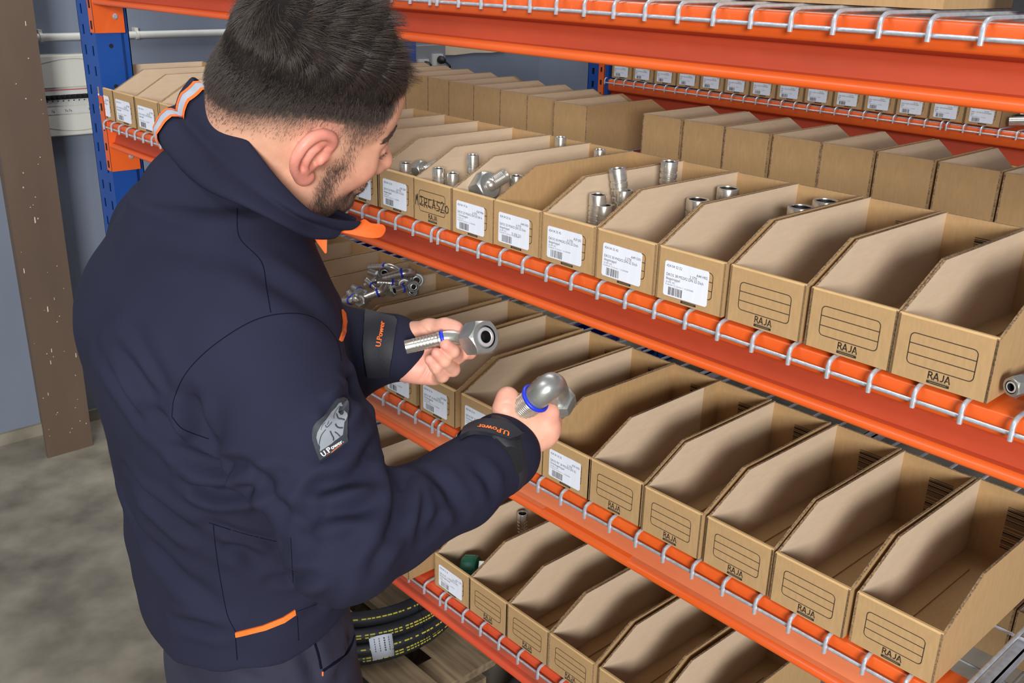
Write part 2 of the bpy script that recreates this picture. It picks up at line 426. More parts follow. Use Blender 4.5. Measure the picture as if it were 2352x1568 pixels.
for nm, place in (('top', 'the topmost orange beams'), ('upper', 'the upper labelled bins'), ('middle', 'the bins at the hands'), ('low', 'the lowest bins')):
    for side, (a, b) in (('left', (0.095, 1.470)), ('right', (1.487, 2.837))):
        bars = {'middle': (2.392, 1.98, 1.62, 0.6), 'low': (2.0, 1.62, 0.6, 1.1), 'upper': (2.42, 1.9, 0.7, 1.2), 'top': (1.9, 2.4, 0.7)}[nm]
        pos = {'top': 'at the top of the picture', 'upper': 'under the upper labelled bins', 'middle': 'under the bins at the hands', 'low': 'under the lowest bins'}[nm]
        wire_deck(a, b, Y0[nm], LEV[nm], 0.985, 'galvanised wire deck %s, %s half of bay' % (pos, side), bars=[q for q in bars if a < q < b])

# ------------------------------------------------------------------ second rack beyond the aisle
RY = 1.95
rack2 = thing('pallet_rack', 'blue and orange pallet rack across the aisle, behind the main one', 'rack', (0, 0, 0))
ob('upright', UP, rack2, (-0.055, RY, 0)); o = ob('upright', UP, rack2, (-0.055, RY + 0.55, 0)); o.scale = (1, -1, 1)
ob('upright', UP, rack2, (2.75, RY, 0)); o = ob('upright', UP, rack2, (2.75, RY + 0.55, 0)); o.scale = (1, -1, 1)
for z in (1.306, 0.963, 0.61, 1.668):
    o = ob('front_beam', beam_mesh(0.033, 2.75, 0), rack2, (0, RY + .003, z)); o.scale = (1, 1, 1.6)
    ob('beam_connector', CON, o, (0.033, 0, 0)).scale = (1, 1, 0.6)
    c = ob('beam_connector', CON, o, (2.75, 0, 0)); c.scale = (-1, 1, 0.6)
    o = ob('rear_beam', beam_mesh(0.033, 2.75, 0), rack2, (0, RY + 0.55, z)); o.scale = (1, -1, 1.6)
wire_deck(0.045, 1.385, RY, 1.306, 0.54, 'galvanised wire deck on the rack across the aisle, left of the seam', rows=3)
wire_deck(1.402, 2.70, RY, 1.306, 0.54, 'galvanised wire deck on the rack across the aisle, right of the seam', rows=3)
# ------------------------------------------------------------------ cardboard picking bins
BW, BD, BHF, BHS, BDS, BT = 0.1035, 0.308, 0.0687, 0.1094, 0.0852, 0.003
def bin_meshes(w=BW):
    side = [(0, 0), (BD, 0), (BD, BHS), (BDS, BHS), (0.004, BHF - 0.001), (0, BHF - 0.001)]
    def panel(x0, x1, inner):
        mb = MB(); n = len(side)
        V = [(x0, a, b) for a, b in side] + [(x1, a, b) for a, b in side]
        mb.add(V, [tuple(range(n - 1, -1, -1)), tuple(range(n, 2 * n))])
        for i in range(n):
            j = (i + 1) % n; mb.F.append((i, j, n + j, n + i)); mb.m.append(2)
        mb.m[0], mb.m[1] = (0, 1) if inner == 1 else (1, 0)
        return mb.mesh('side_panel', [M['kraft'], M['kraft_in'], M['flute']])
    L = panel(0, BT, 1); Rr = panel(w - BT, w, 0)
    mb = MB(); t = 0.0065
    poly = [(0, 0), (t, 0), (t, BHF - .002), (t - .0015, BHF), (0.0015, BHF), (0, BHF - .002)]
    mb.prism(poly, 0.0004, w - 0.0004, 'x'); mb.m = [2, 2, 0, 1, 3, 3, 3, 0]
    Fm = mb.mesh('front_panel', [M['kraft'], M['kraft_in'], M['flute'], M['kraft_rim']])
    mb = MB(); mb.box((BT, BD - .0035, 0.003), (w - BT, BD - .0002, BHS - .0008)); mb.m = [0, 2, 1, 0, 0, 0]
    Bm = mb.mesh('back_panel', [M['kraft'], M['kraft'], M['flute']])
    mb = MB(); mb.box((BT, 0.006, 0.0), (w - BT, BD - .0035, 0.003))
    mb.box((BT, 0.006, 0.003), (BT + 0.028, BD - 0.055, 0.0055)); mb.box((w - BT - 0.028, 0.006, 0.003), (w - BT, BD - 0.055, 0.0055))
    Gm = mb.mesh('base_panel', [M['kraft']])
    return L, Rr, Fm, Bm, Gm
BL, BR, BF, BB, BG = bin_meshes()
def fpt(u, v): return (u * BW, -0.0, BHF * (1 - v))
TF = lambda off: Tm((0, -off, 0), x=(1, 0, 0), y=(0, 0, 1), z=(0, -1, 0))
def print_mesh():
    mb = MB(); T = TF(0.0003)
    x0, x1, z0, z1 = 0.16 * BW, 0.835 * BW, 0.25 * BHF, 0.745 * BHF
    r = 0.005; w = 0.00095
    ring = []
    for cx, cz, a0 in ((x1 - r, z1 - r, 0), (x0 + r, z1 - r, 90), (x0 + r, z0 + r, 180), (x1 - r, z0 + r, 270)):
        for k in range(5):
            a = math.radians(a0 + 22.5 * k); ring.append((cx, cz, math.cos(a), math.sin(a)))
    n = len(ring)
    V = [(cx + (r - w / 2) * c, cz + (r - w / 2) * s, 0) for cx, cz, c, s in ring] + [(cx + (r + w / 2) * c, cz + (r + w / 2) * s, 0) for cx, cz, c, s in ring]
    mb.add(V, [(i, (i + 1) % n, n + (i + 1) % n, n + i) for i in range(n)], 0, T)
    for q in (1 / 3, 2 / 3):
        z = z0 + (z1 - z0) * q
        mb.add([(x0, z - w / 2, 0), (x1, z - w / 2, 0), (x1, z + w / 2, 0), (x0, z + w / 2, 0)], [(0, 1, 2, 3)], 0, T)
    return mb.mesh('printed_frame', [M['ink']])
def logo_mesh():
    mb = MB(); T = TF(0.0003)
    # letters drawn as strokes: R A J A, one third of the last A cut away
    h, s = 0.0082, 0.0013
    zb = 0.105 * BHF; x = 0.40 * BW
    def st(p, q, wd=s):
        dx, dz = q[0] - p[0], q[1] - p[1]; l = math.hypot(dx, dz); nx, nz = -dz / l * wd / 2, dx / l * wd / 2
        mb.add([(x + p[0] + nx, zb + p[1] + nz, 0), (x + p[0] - nx, zb + p[1] - nz, 0), (x + q[0] - nx, zb + q[1] - nz, 0), (x + q[0] + nx, zb + q[1] + nz, 0)], [(0, 1, 2, 3)], 0, T)
    def poly(pts):
        for a, b in zip(pts, pts[1:]): st(a, b)
    w = 0.0052
    poly([(0.0006, 0), (0.0006, h)]); poly([(0.0006, h - .0006), (w - .002, h - .0006), (w - .0008, h - .0022), (w - .002, h - .0042), (0.0006, h - .0042)]); st((w - .0024, h - .0042), (w, 0))
    x += w + 0.001
    poly([(0.0, 0), (w / 2, h)]); poly([(w / 2, h), (w, 0)]); st((w * .25, h * .3), (w * .75, h * .3))
    x += w + 0.0008
    poly([(w - .0012, h), (w - .0012, 0.002), (w - .0026, 0.0006), (w - .0042, 0.0010)])
    x += w + 0.0006
    poly([(0.0, 0), (w / 2, h)]); poly([(w / 2, h), (w * .8, h * .4)]); st((w * .8, h * .36), (w, 0)); st((w * .3, h * .3), (w * .6, h * .3))
    x0 = 0.395 * BW; zz = 0.035 * BHF; x1 = 0.625 * BW
    mb.add([(x0, zz, 0), (x1, zz, 0), (x1, zz + .0030, 0), (x0, zz + .0030, 0)], [(0, 1, 2, 3)], 0, T)
    mb.add([(x0, zz + .0037, 0), (x1, zz + .0037, 0), (x1, zz + .0041, 0), (x0, zz + .0041, 0)], [(0, 1, 2, 3)], 1, T)
    mb.add([(x0 + .003, zz + .0013, 0.0001), (x1 - .003, zz + .0013, 0.0001), (x1 - .003, zz + .0017, 0.0001), (x0 + .003, zz + .0017, 0.0001)], [(0, 1, 2, 3)], 2, T)
    return mb.mesh('printed_logo', [M['ink'], M['ink2'], M['kraft']])
PF, PL = print_mesh(), logo_mesh()
def barcode(mb, x0, x1, y0, y1, m, T, seed, n=26, vertical=True):
    r = random.Random(seed); ws = [r.choice((1, 1, 2, 3)) for _ in range(2 * n)]; tot = sum(ws); a = 0
    for i, q in enumerate(ws):
        if i % 2 == 0:
            lo, hi = a / tot, (a + q) / tot
            if vertical: mb.add([(x0 + (x1 - x0) * lo, y0, 0), (x0 + (x1 - x0) * hi, y0, 0), (x0 + (x1 - x0) * hi, y1, 0), (x0 + (x1 - x0) * lo, y1, 0)], [(0, 1, 2, 3)], m, T)
            else: mb.add([(x0, y0 + (y1 - y0) * lo, 0), (x1, y0 + (y1 - y0) * lo, 0), (x1, y0 + (y1 - y0) * hi, 0), (x0, y0 + (y1 - y0) * hi, 0)], [(0, 1, 2, 3)], m, T)
        a += q
def back_code_mesh():
    mb = MB(); T = Tm((0, BD - .0039, 0), x=(1, 0, 0), y=(0, 0, 1), z=(0, -1, 0))
    barcode(mb, 0.43 * BW, 0.76 * BW, 0.22 * BHS, 0.80 * BHS, 0, T, 5, 24, vertical=False)
    T2 = Tm((0.80 * BW + 0.0045, BD - .0039, 0.15 * BHS), x=(0, 0, 1), y=(-1, 0, 0), z=(0, -1, 0))
    mb.text('1234577057010', 0.0105, 0, 0, 0, T2, sx=0.95)
    return mb.mesh('printed_barcode', [M['ink']])
BC = back_code_mesh()

LW, LH = 0.0685, 0.0455
def label_text_mesh(code, loc, qty, l1, l2, l3='', hand=None, seed=0):
    mb = MB(); T = Tm((0, -0.0006, 0), x=(1, 0, 0), y=(0, 0, 1), z=(0, -1, 0))
    Y = lambda v: LH * (1 - v)
    mb.text(code, 0.0050, 0.003, Y(.17), 0, T, .92)
    mb.text(loc, 0.0050, LW - .002, Y(.235), 0, T, .92, align='r')
    mb.text(qty, 0.0050, 0.040, Y(.33), 0, T, .92)
    mb.text(l1, 0.0052, 0.003, Y(.42), 0, T, .90)
    mb.text(l2, 0.0052, 0.003, Y(.53), 0, T, .90)
    if l3: mb.text(l3, 0.0032, 0.003, Y(.62), 1, T, 1.0)
    mb.text('K 664228  P.J. Service  1  A 25/05400', 0.0029, 0.003, Y(.69), 1, T, 1.0)
    barcode(mb, 0.008, 0.031, Y(.96), Y(.73), 0, T, seed, 22)
    if hand: mb.text(hand, 0.0062, 0.030, Y(.66), 1, T @ Matrix.Shear('XZ', 4, (0.0, 0.0)), .75)
    return mb.mesh('label_text', [M['ink'], M['ink2']])
def label_mesh(seed):
    r = random.Random(seed); mb = MB(); c = 0.0022
    pts = [(c, 0), (LW - c, 0), (LW, c), (LW, LH - c), (LW - c, LH), (c, LH), (0, LH - c), (0, c)]
    mb.prism(pts, -0.0005, -0.0001, 'y'); return mb.mesh('label_sticker', [M['label']])
LAB = label_mesh(1)

def make_bin(x, y, z, label, group, rot=0.0, prints='frame', sticker=None, code=True, name='picking_bin', yaw180=False):
    b = thing(name, label, 'cardboard bin', (x, y, z), (0, 0, rot), group)
    ob('side_panel', BL, b); ob('side_panel', BR, b)
    ob('front_panel', BF, b); ob('back_panel', BB, b); ob('base_panel', BG, b)
    if prints:
        ob('printed_frame', PF, b)
        ob('printed_logo', PL, b)
    if code: ob('printed_barcode', BC, b)
    if sticker:
        du, dv, tilt, txt = sticker
        s = ob('label_sticker', LAB, b, (du, -0.0003, dv), (0, tilt, 0))
        ob('label_text', txt, s)
    return b
G_UP = 'cardboard bins along the upper shelf'
BINS = {}
TXT = {
 0: ('424 04 12 30', 'A29 G02', '20 STK', 'DKOS 20 M30X2 DN 12 Dich', 'tkegelnippel', '12 EFR 20S'),
 1: ('424 04 16 30', 'A29 G04', '20 STK', 'DKOS 20 M30X2 DN 16 Dich', 'tkegelnippel', '16 EFR 20S'),
 3: ('424 04 19 36', 'A24 M04', '6 STK', 'DKOS 25 M36X2 DN 20 SW 4', '1 Dichtkegeln', '19 EFR 25S'),
 4: ('424 04 25 36', 'A44 H02', '6 STK', 'DKOS 25 M36X2 DN 25 Dich', 'tkegelnippel', '25 EFR 25S'),
 5: ('424 04 25 42', 'A29 J05', '6 STK', 'DKOS 30 M42X2 DN 25 Dich', 'tkegelnippel', '25 EFR 30S'),
 6: ('424 04 32 42', 'A49 O01', '2 STK', 'DKOS 30 M42X2 DN 32 Dich', 'tkegelnippel', '32 EFR 30S'),
 7: ('424 04 32 52', 'A44 H02', '2 STK', 'DKOS 38 M52X2 DN 32 Dich', 'tkegelnippel', '32 EFR 38S')}
XB = {-10: 0.018, -9: 0.155, -8: 0.292, -7: 0.428, -6: 0.565, -5: 0.590, -4: 0.696, -3: 0.80, -2: 1.002, -1: 1.106, 0: 1.2095, 1: 1.3105, 2: 1.411, 3: 1.5125, 4: 1.6095, 5: 1.714, 6: 1.8225, 7: 1.9295, 8: 2.038, 9: 2.1475, 10: 2.252}
DESC = {
 10: 'empty unlabelled bin at the right end of the upper shelf', 9: 'empty unlabelled bin, second from the right end of the upper shelf', 8: 'empty unlabelled bin, third from the right end of the upper shelf',
 7: 'bin with white label 424 04 32 52 holding two wide dark ferrules', 6: 'bin with white label 424 04 32 42 on the upper shelf', 5: 'bin with white label 424 04 25 42 full of upright ferrules', 4: 'bin with white label 424 04 25 36 and a pencil note, upper shelf',
 3: 'bin with white label 424 04 19 36 and a big hex nut fitting in front', 2: 'bin with black marker writing MERCAS20 instead of a label', 1: 'bin with white label 424 04 16 30 beside the marker-written bin', 0: 'bin with white label just in front of the man\'s mouth',
 -1: 'bin beside the man\'s forehead on the upper shelf, second left of the marker-written label', -2: 'bin mostly behind the man\'s forehead on the upper shelf',
 -10: 'bin with white label touching the blue upright, left end of the upper shelf', -9: 'bin with white label, second from the blue upright', -8: 'bin with white label, third from the blue upright', -7: 'bin with white label, fourth from the blue upright, at the raised collar',
 -6: 'bin showing only its rim between collar and hair, upper shelf'}
for i in sorted(XB):
    if i in (-5, -4, -3): continue
    st = None
    if i in TXT:
        st = (0.0125, BHF * .10, 0.01 * math.sin(i * 2.3), label_text_mesh(*TXT[i], hand='25 EFR 25S' if i == 4 else None, seed=i))
    elif i in (-10, -9, -8, -7):
        st = (0.0125, BHF * .10, -0.01 * i * .1, label_text_mesh('424 01 0%d 1%d' % (-i, 12 + i), 'A2%d B0%d' % (-i % 5, -i % 7), '50 STK', 'DKOL M%dX1,5 DN %02d Dicht' % (24 + i, 16 + i), 'kegelnippel', '', seed=i))
    BINS[i] = make_bin(XB[i], 0.0 + (0.0015 * math.sin(i * 1.7)), LEV['upper'], DESC[i], G_UP, rot=0.006 * math.sin(i * 2.1), sticker=st)
for i in (0, 1, 2, 3, 4): BINS[i].scale.x = .972
for i in (-10, -9, -8, -7, -6): BINS[i].scale = (1.29, 1.0, 1.14)
# marker writing on bin 2
mb = MB(); T = TF(0.0006)
def scrawl(mb, strokes, x, z, sc, T, wd=0.0016, m=0):
    for stroke in strokes:
        for (a, b) in zip(stroke, stroke[1:]):
            p = (x + a[0] * sc, z + a[1] * sc); q = (x + b[0] * sc, z + b[1] * sc)
            dx, dz = q[0] - p[0], q[1] - p[1]; l = math.hypot(dx, dz) + 1e-9; ux, uz = dx / l, dz / l; w = wd / 2
            mb.add([(p[0] - ux * w - uz * w, p[1] - uz * w + ux * w, 0), (p[0] - ux * w + uz * w, p[1] - uz * w - ux * w, 0), (q[0] + ux * w + uz * w, q[1] + uz * w - ux * w, 0), (q[0] + ux * w - uz * w, q[1] + uz * w + ux * w, 0)], [(0, 1, 2, 3)], m, T)
LET = {'M': [[(0, 0), (.15, 1), (.25, .5), (.4, 1.15), (.5, .0)]], 'E': [[(.6, .95), (.1, 1), (.35, .5), (.05, .05), (.55, 0)]], 'R': [[(.05, 0), (.05, 1), (.5, .95), (.5, .55), (.1, .5), (.55, 0)]], 'K': [[(.05, 0), (.05, 1)], [(.5, 1), (.08, .5), (.5, 0)]],
       'A': [[(0, 0), (.25, 1), (.5, 0)], [(.1, .4), (.45, .4)]], 'S': [[(.5, .9), (.15, 1), (.1, .6), (.5, .45), (.45, .05), (.0, .0)]], '2': [[(0, .85), (.25, 1.1), (.5, .85), (.0, -.05), (.6, .0)]], '0': [[(.35, .75), (.12, .6), (.08, .15), (.3, -.05), (.55, .1), (.58, .5), (.35, .75)]], 'C': [[(.5, .95), (.1, .9), (.05, .15), (.5, .05)]]}
for k, ch in enumerate('MERCAS20'):
    scrawl(mb, LET[ch], 0.006 + k * 0.0112 + (0.002 if k > 0 else 0), 0.0255 + 0.0008 * math.sin(k * 2), 0.0150, T)
ob('marker_writing', mb.mesh('marker_writing', [M['ink']]), BINS[2])

G_BK = 'bins turned to the rear behind the upper shelf'
ords = ['right end', 'second from the right', 'third from the right', 'fourth from the right', 'fifth from the right', 'sixth from the right', 'seventh from the right, at the gap']
back_x = [(2.283, .656), (2.180, .660), (2.072, .662), (1.962, .664), (1.853, .666), (1.749, .666), (1.641, .664), (1.532, .672), (1.424, .672)]
for k, (x, y) in enumerate(back_x):
    lab = 'plain backed bin of the rear upper row right of the gap, %s' % ['cut by picture edge', 'second from the right', 'third from the right', 'fourth from the right', 'fifth from the right', 'fourth from the gap', 'third from the gap', 'second from the gap', 'nearest the gap'][k]
    b = make_bin(x + 0.0, y + BD, LEV['upper'], lab, G_BK, rot=math.pi, code=False)
backl = [(1.176, .676), (1.066, .700), (0.958, .710), (0.850, .716), (0.742, .722), (0.632, .738), (0.520, .746), (0.41, .752), (0.30, .756), (0.19, .757)]
for k, (x, y) in enumerate(backl):
    lab = 'plain backed bin of the rear upper row, %s bin left of the gap' % (['first', 'second', 'third', 'fourth', 'fifth', 'sixth', 'seventh', 'eighth', 'ninth', 'last'][k])
    b = make_bin(x, y - 0.03 + BD, LEV['upper'], lab, G_BK, rot=math.pi + 0.02 * (k < 1), code=False)

G_MID = 'cardboard bins along the middle shelf'
CT = {-4: ('424 06 20 36', 'A30 H02', '3 STK', 'DKOS 90\u00b0 25 M36X2 DN 20', 'Dichtkegelnip', '20 EFR 36 90'), -3: ('424 06 25 36', 'A37 B04', '3 STK', 'DKOS 90\u00b0 25 M36X2 DN 25', 'Dichtkegelnip', '25 EFR 36 90'),
      -2: ('424 06 25 42', 'A37 C01', '4 STK', 'DKOS 90\u00b0 30 M42X2 DN 25', 'Dichtkegelnip', '25 EFR 42 90'), -1: ('424 06 32 42', 'A30 H04', '2 STK', 'DKOS 90\u00b0 30 M42X2 DN 32', 'Dichtkegelnip', '32 EFR 42 90'),
      0: ('424 06 32 52', 'A30 H05', '3 STK', 'DKOS 90\u00b0 38 M52X2 DN 32', 'Dichtkegelnippel', '32 EFR 52 90'), -5: ('424 06 16 30', 'A30 G01', '5 STK', 'DKOS 90\u00b0 20 M30X2 DN 16', 'Dichtkegelnip', '16 EFR 30 90')}
XC = {-10: 0.637, -9: 0.747, -8: 0.859, -7: 0.968, -6: 1.072, -5: 1.187, -4: 1.310, -3: 1.4225, -2: 1.534, -1: 1.638, 0: 1.7375, 1: 1.833, 2: 1.9375, 3: 2.0425, 4: 2.1495, 5: 2.2590}
XC[0] = 1.734
DC = {5: 'empty unlabelled bin at the right end of the middle shelf', 4: 'empty unlabelled bin, second from the right end of the middle shelf', 3: 'empty unlabelled bin, third from the right end of the middle shelf', 2: 'empty unlabelled bin, fourth from the right end of the middle shelf', 1: 'unlabelled bin next to the label 424 06 32 52, middle shelf',
      0: 'bin with white label 424 06 32 52 right of the gripping hand', -1: 'bin behind the gripping hand, the elbow fitting held over it', -2: 'bin with white label 424 06 25 42 behind the right cuff', -3: 'bin with white label 424 06 25 36 on the middle shelf', -4: 'bin with white label 424 06 20 36 under the open palm',
      -5: 'bin with a label corner showing beside the left cuff', -6: 'empty bin behind the left cuff, next right of the bin of bent pipes', -7: 'bin heaped with bent chrome pipe fittings under the collar', -8: 'empty bin directly left of the bin of bent pipes', -9: 'empty bin farthest left in view below the orange zip flap', -10: 'bin half hidden by the chest, end of the visible middle row'}
for i in sorted(XC):
    st = None
    if i in CT: st = (0.0125 + (0.004 if i == 0 else 0), BHF * .10, 0.012 * math.sin(i * 3.1), label_text_mesh(*CT[i], seed=i + 40))
    yy = 0.0 if i > -6 else 0.004 * (i % 3)
    BINS['m%d' % i] = make_bin(XC[i], yy + (0.0015 * math.sin(i * 2.7)), LEV['middle'], DC[i], G_MID, rot=0.008 * math.sin(i * 1.3), sticker=st)

for i in (-4, -3, -2, -1, 0, 1, 2): BINS['m%d' % i].scale.x = .965
XQ = None
G_LOW = 'cardboard bins along the lowest shelf'
XD = {-3: (0.985, .016), -2: (1.088, .018), -1: (1.191, .014), 0: (1.294, -.012), 1: (1.438, .018), 2: (1.541, .018), 3: (1.644, .018), 4: (1.7485, .018), 5: (1.861, .018), 6: (1.974, .018)}
DD = {6: 'empty bin at the right end of the lowest shelf, its tan flank showing', 5: 'empty bin, second from the right end of the lowest shelf', 4: 'unlabelled bin, third from the right end of the lowest shelf', 3: 'unlabelled bin, fourth from the right end of the lowest shelf', 2: 'unlabelled bin right of the labelled one with the green cap', 1: 'labelled bin holding a green cap and a dark tube, lowest shelf',
      0: 'labelled bin pushed forward beside the elbow, lowest shelf', -1: 'low bin between the orange beam and the forearm, with a small ferrule', -2: 'low bin under the middle beam, second left of the forward one', -3: 'low bin farthest left, under the middle beam beside the sleeve'}
for i, (x, y) in sorted(XD.items()):
    st = None
    if i in (0, 1): st = (0.014 if i else 0.022, BHF * .10, 0.01, label_text_mesh('424 08 %d2 18' % (i + 1), 'A31 C0%d' % (i + 2), '10 STK', 'DKOS 45\u00b0 12 M20X1,5 DN', 'Dichtkegelnippel', '12 EFR', seed=i + 80))
    BINS['l%d' % i] = make_bin(x, y, LEV['low'], DD[i], G_LOW, rot=0.004 * math.sin(i * 2.9), sticker=st)
for k, x in enumerate((2.178, 2.285, 2.392, 2.50)):
    make_bin(x + BW - 0.03, 0.626 + BD, LEV['low'] - 0.0, 'plain backed bin seen through the wires at lower right, %s' % ('leftmost', 'second from left', 'third from left', 'rightmost')[k], 'rear bins on the lowest shelf', rot=math.pi, code=False)

# second rack's bins, labels towards us
G_FAR = 'labelled bins on the rack across the aisle'
far = np.linspace(0.068, 1.444, 14)
FT = ['DKR 1/8 DN 04', 'DKR 1/8 DN 06', 'DKR 1/4 DN 06', 'DKR 1/4 DN 08', 'DKR 3/8 DN 08', 'DKR 3/8 DN 10', 'DKR 1/2 DN 10', 'DKR 1/2 DN 12', 'DKR 1/2 DN 16', 'DKR 5/8 DN 16', 'DKR 3/4 DN 16', 'DKR 3/4 DN 20', 'DKR 1 DN 25', 'DKR 1 1/4 DN 32']
for k, x in enumerate(far):
    t = label_text_mesh('422 0%d 1%d' % (k % 9, k), 'A1%d' % k, '%d STK' % (40 - 2 * k), FT[k] + ' Dichtkegeln', 'ippel', 'EFR', seed=k + 120)
    make_bin(x, RY + 0.003, LEV['upper'], 'white labelled bin across the aisle, %s' % ('next to its upright' if k == 0 else ('right end, before the black pipes' if k == 13 else '%s from the upright' % ['', 'second', 'third', 'fourth', 'fifth', 'sixth', 'seventh', 'eighth', 'ninth', 'tenth', 'eleventh', 'twelfth', 'thirteenth'][k])), G_FAR, prints='frame', sticker=(0.0135, BHF * .10, 0.0, t), code=False)
# ------------------------------------------------------------------ smooth solids: signed distance fields and surface nets
class Field:
    def __init__(s, lo, hi, h):
        s.lo = np.array(lo, float); s.h = h
        s.n = np.ceil((np.array(hi, float) - s.lo) / h).astype(int) + 1
        s.D = np.full(s.n, 0.08, np.float32)
        s.ax = [s.lo[i] + h * np.arange(s.n[i]) for i in range(3)]
    def _sub(s, lo, hi):
        a = np.clip(np.floor((np.array(lo) - s.lo) / s.h).astype(int), 0, s.n); b = np.clip(np.ceil((np.array(hi) - s.lo) / s.h).astype(int) + 1, 0, s.n)
        if np.any(b <= a): return None
        sl = tuple(slice(a[i], b[i]) for i in range(3))
        X = s.ax[0][sl[0]][:, None, None]; Y = s.ax[1][sl[1]][None, :, None]; Z = s.ax[2][sl[2]][None, None, :]
        return sl, X, Y, Z
    def _put(s, sl, d, k, sub):
        A = s.D[sl]; d = d.astype(np.float32)
        if sub:
            d = -d
            if k > 0:
                e = np.maximum(k - np.abs(A - d), 0) / k; s.D[sl] = np.maximum(A, d) + e * e * k * .25
            else: s.D[sl] = np.maximum(A, d)
        else:
            if k > 0:
                e = np.maximum(k - np.abs(A - d), 0) / k; s.D[sl] = np.minimum(A, d) - e * e * k * .25
            else: s.D[sl] = np.minimum(A, d)
    def cone(s, a, b, ra, rb, k=0.01, sub=False, flat=None):
        """rounded cone; flat = (direction, factor) squashes it along that direction"""
        a = np.asarray(a, float); b = np.asarray(b, float); m = max(ra, rb) * (1 if flat is None else max(1, flat[1])) + k + 3 * s.h
        g = s._sub(np.minimum(a, b) - m, np.maximum(a, b) + m)
        if g is None: return s
        sl, X, Y, Z = g
        px, py, pz = X - a[0], Y - a[1], Z - a[2]; ab = b - a
        t = np.clip((px * ab[0] + py * ab[1] + pz * ab[2]) / max(ab @ ab, 1e-12), 0, 1)
        qx, qy, qz = px - t * ab[0], py - t * ab[1], pz - t * ab[2]
        d2 = qx * qx + qy * qy + qz * qz
        if flat is not None:
            u = np.asarray(flat[0], float); u = u / np.linalg.norm(u); c = qx * u[0] + qy * u[1] + qz * u[2]
            d2 = d2 + c * c * (1 / flat[1] ** 2 - 1)
        s._put(sl, np.sqrt(np.maximum(d2, 1e-12)) - (ra + (rb - ra) * t), k, sub); return s
    def chain(s, pts, rs, k=0.01, sub=False, flat=None):
        for i in range(len(pts) - 1): s.cone(pts[i], pts[i + 1], rs[i], rs[i + 1], k, sub, flat)
        return s
    def ell(s, c, r, axes=None, k=0.01, sub=False):
        c = np.asarray(c, float); r = np.asarray(r, float); m = r.max() + k + 3 * s.h
        g = s._sub(c - m, c + m)
        if g is None: return s
        sl, X, Y, Z = g
        px, py, pz = X - c[0], Y - c[1], Z - c[2]
        A = np.eye(3) if axes is None else np.asarray(axes, float)
        u = [(px * A[i][0] + py * A[i][1] + pz * A[i][2]) / r[i] for i in range(3)]
        k0 = np.sqrt(u[0] ** 2 + u[1] ** 2 + u[2] ** 2); k1 = np.sqrt((u[0] / r[0]) ** 2 + (u[1] / r[1]) ** 2 + (u[2] / r[2]) ** 2)
        s._put(sl, k0 * (k0 - 1) / np.maximum(k1, 1e-6), k, sub); return s
    def loft(s, z, cx, cy, a, b, F, Rr, k=0.01, p=2.2, sub=False):
        """stack of super-elliptical sections: centre (cx, cy), half depth a along F, half width b along Rr"""
        z = np.asarray(z, float); m = max(max(a), max(b)) + k + 3 * s.h
        g = s._sub((min(cx) - m, min(cy) - m, z[0] - k - 3 * s.h), (max(cx) + m, max(cy) + m, z[-1] + k + 3 * s.h))
        if g is None: return s
        sl, X, Y, Z = g
        zz = np.clip(Z[0, 0], z[0], z[-1])
        def ip(v):
            v = np.asarray(v, float)
            sm = np.interp(np.linspace(z[0], z[-1], 160), z, v)
            kn = np.hanning(19); kn /= kn.sum(); sm = np.convolve(np.pad(sm, 9, 'edge'), kn, 'valid')
            return np.interp(zz, np.linspace(z[0], z[-1], 160), sm)[None, None, :]
        CX, CY, A, B = ip(cx), ip(cy), ip(a), ip(b)
        u = ((X - CX) * F[0] + (Y - CY) * F[1]) / A; v = ((X - CX) * Rr[0] + (Y - CY) * Rr[1]) / B
        q = (np.abs(u) ** p + np.abs(v) ** p) ** (1 / p)
        d = (q - 1) * np.minimum(A, B) * np.ones_like(Z)
        e = np.maximum(np.maximum(z[0] - Z, Z - z[-1]), -0.05)
        d = np.maximum(d, e)
        s._put(sl, d, k, sub); return s
    def mesh(s):
        return surface_nets(s.D, s.lo, s.h)

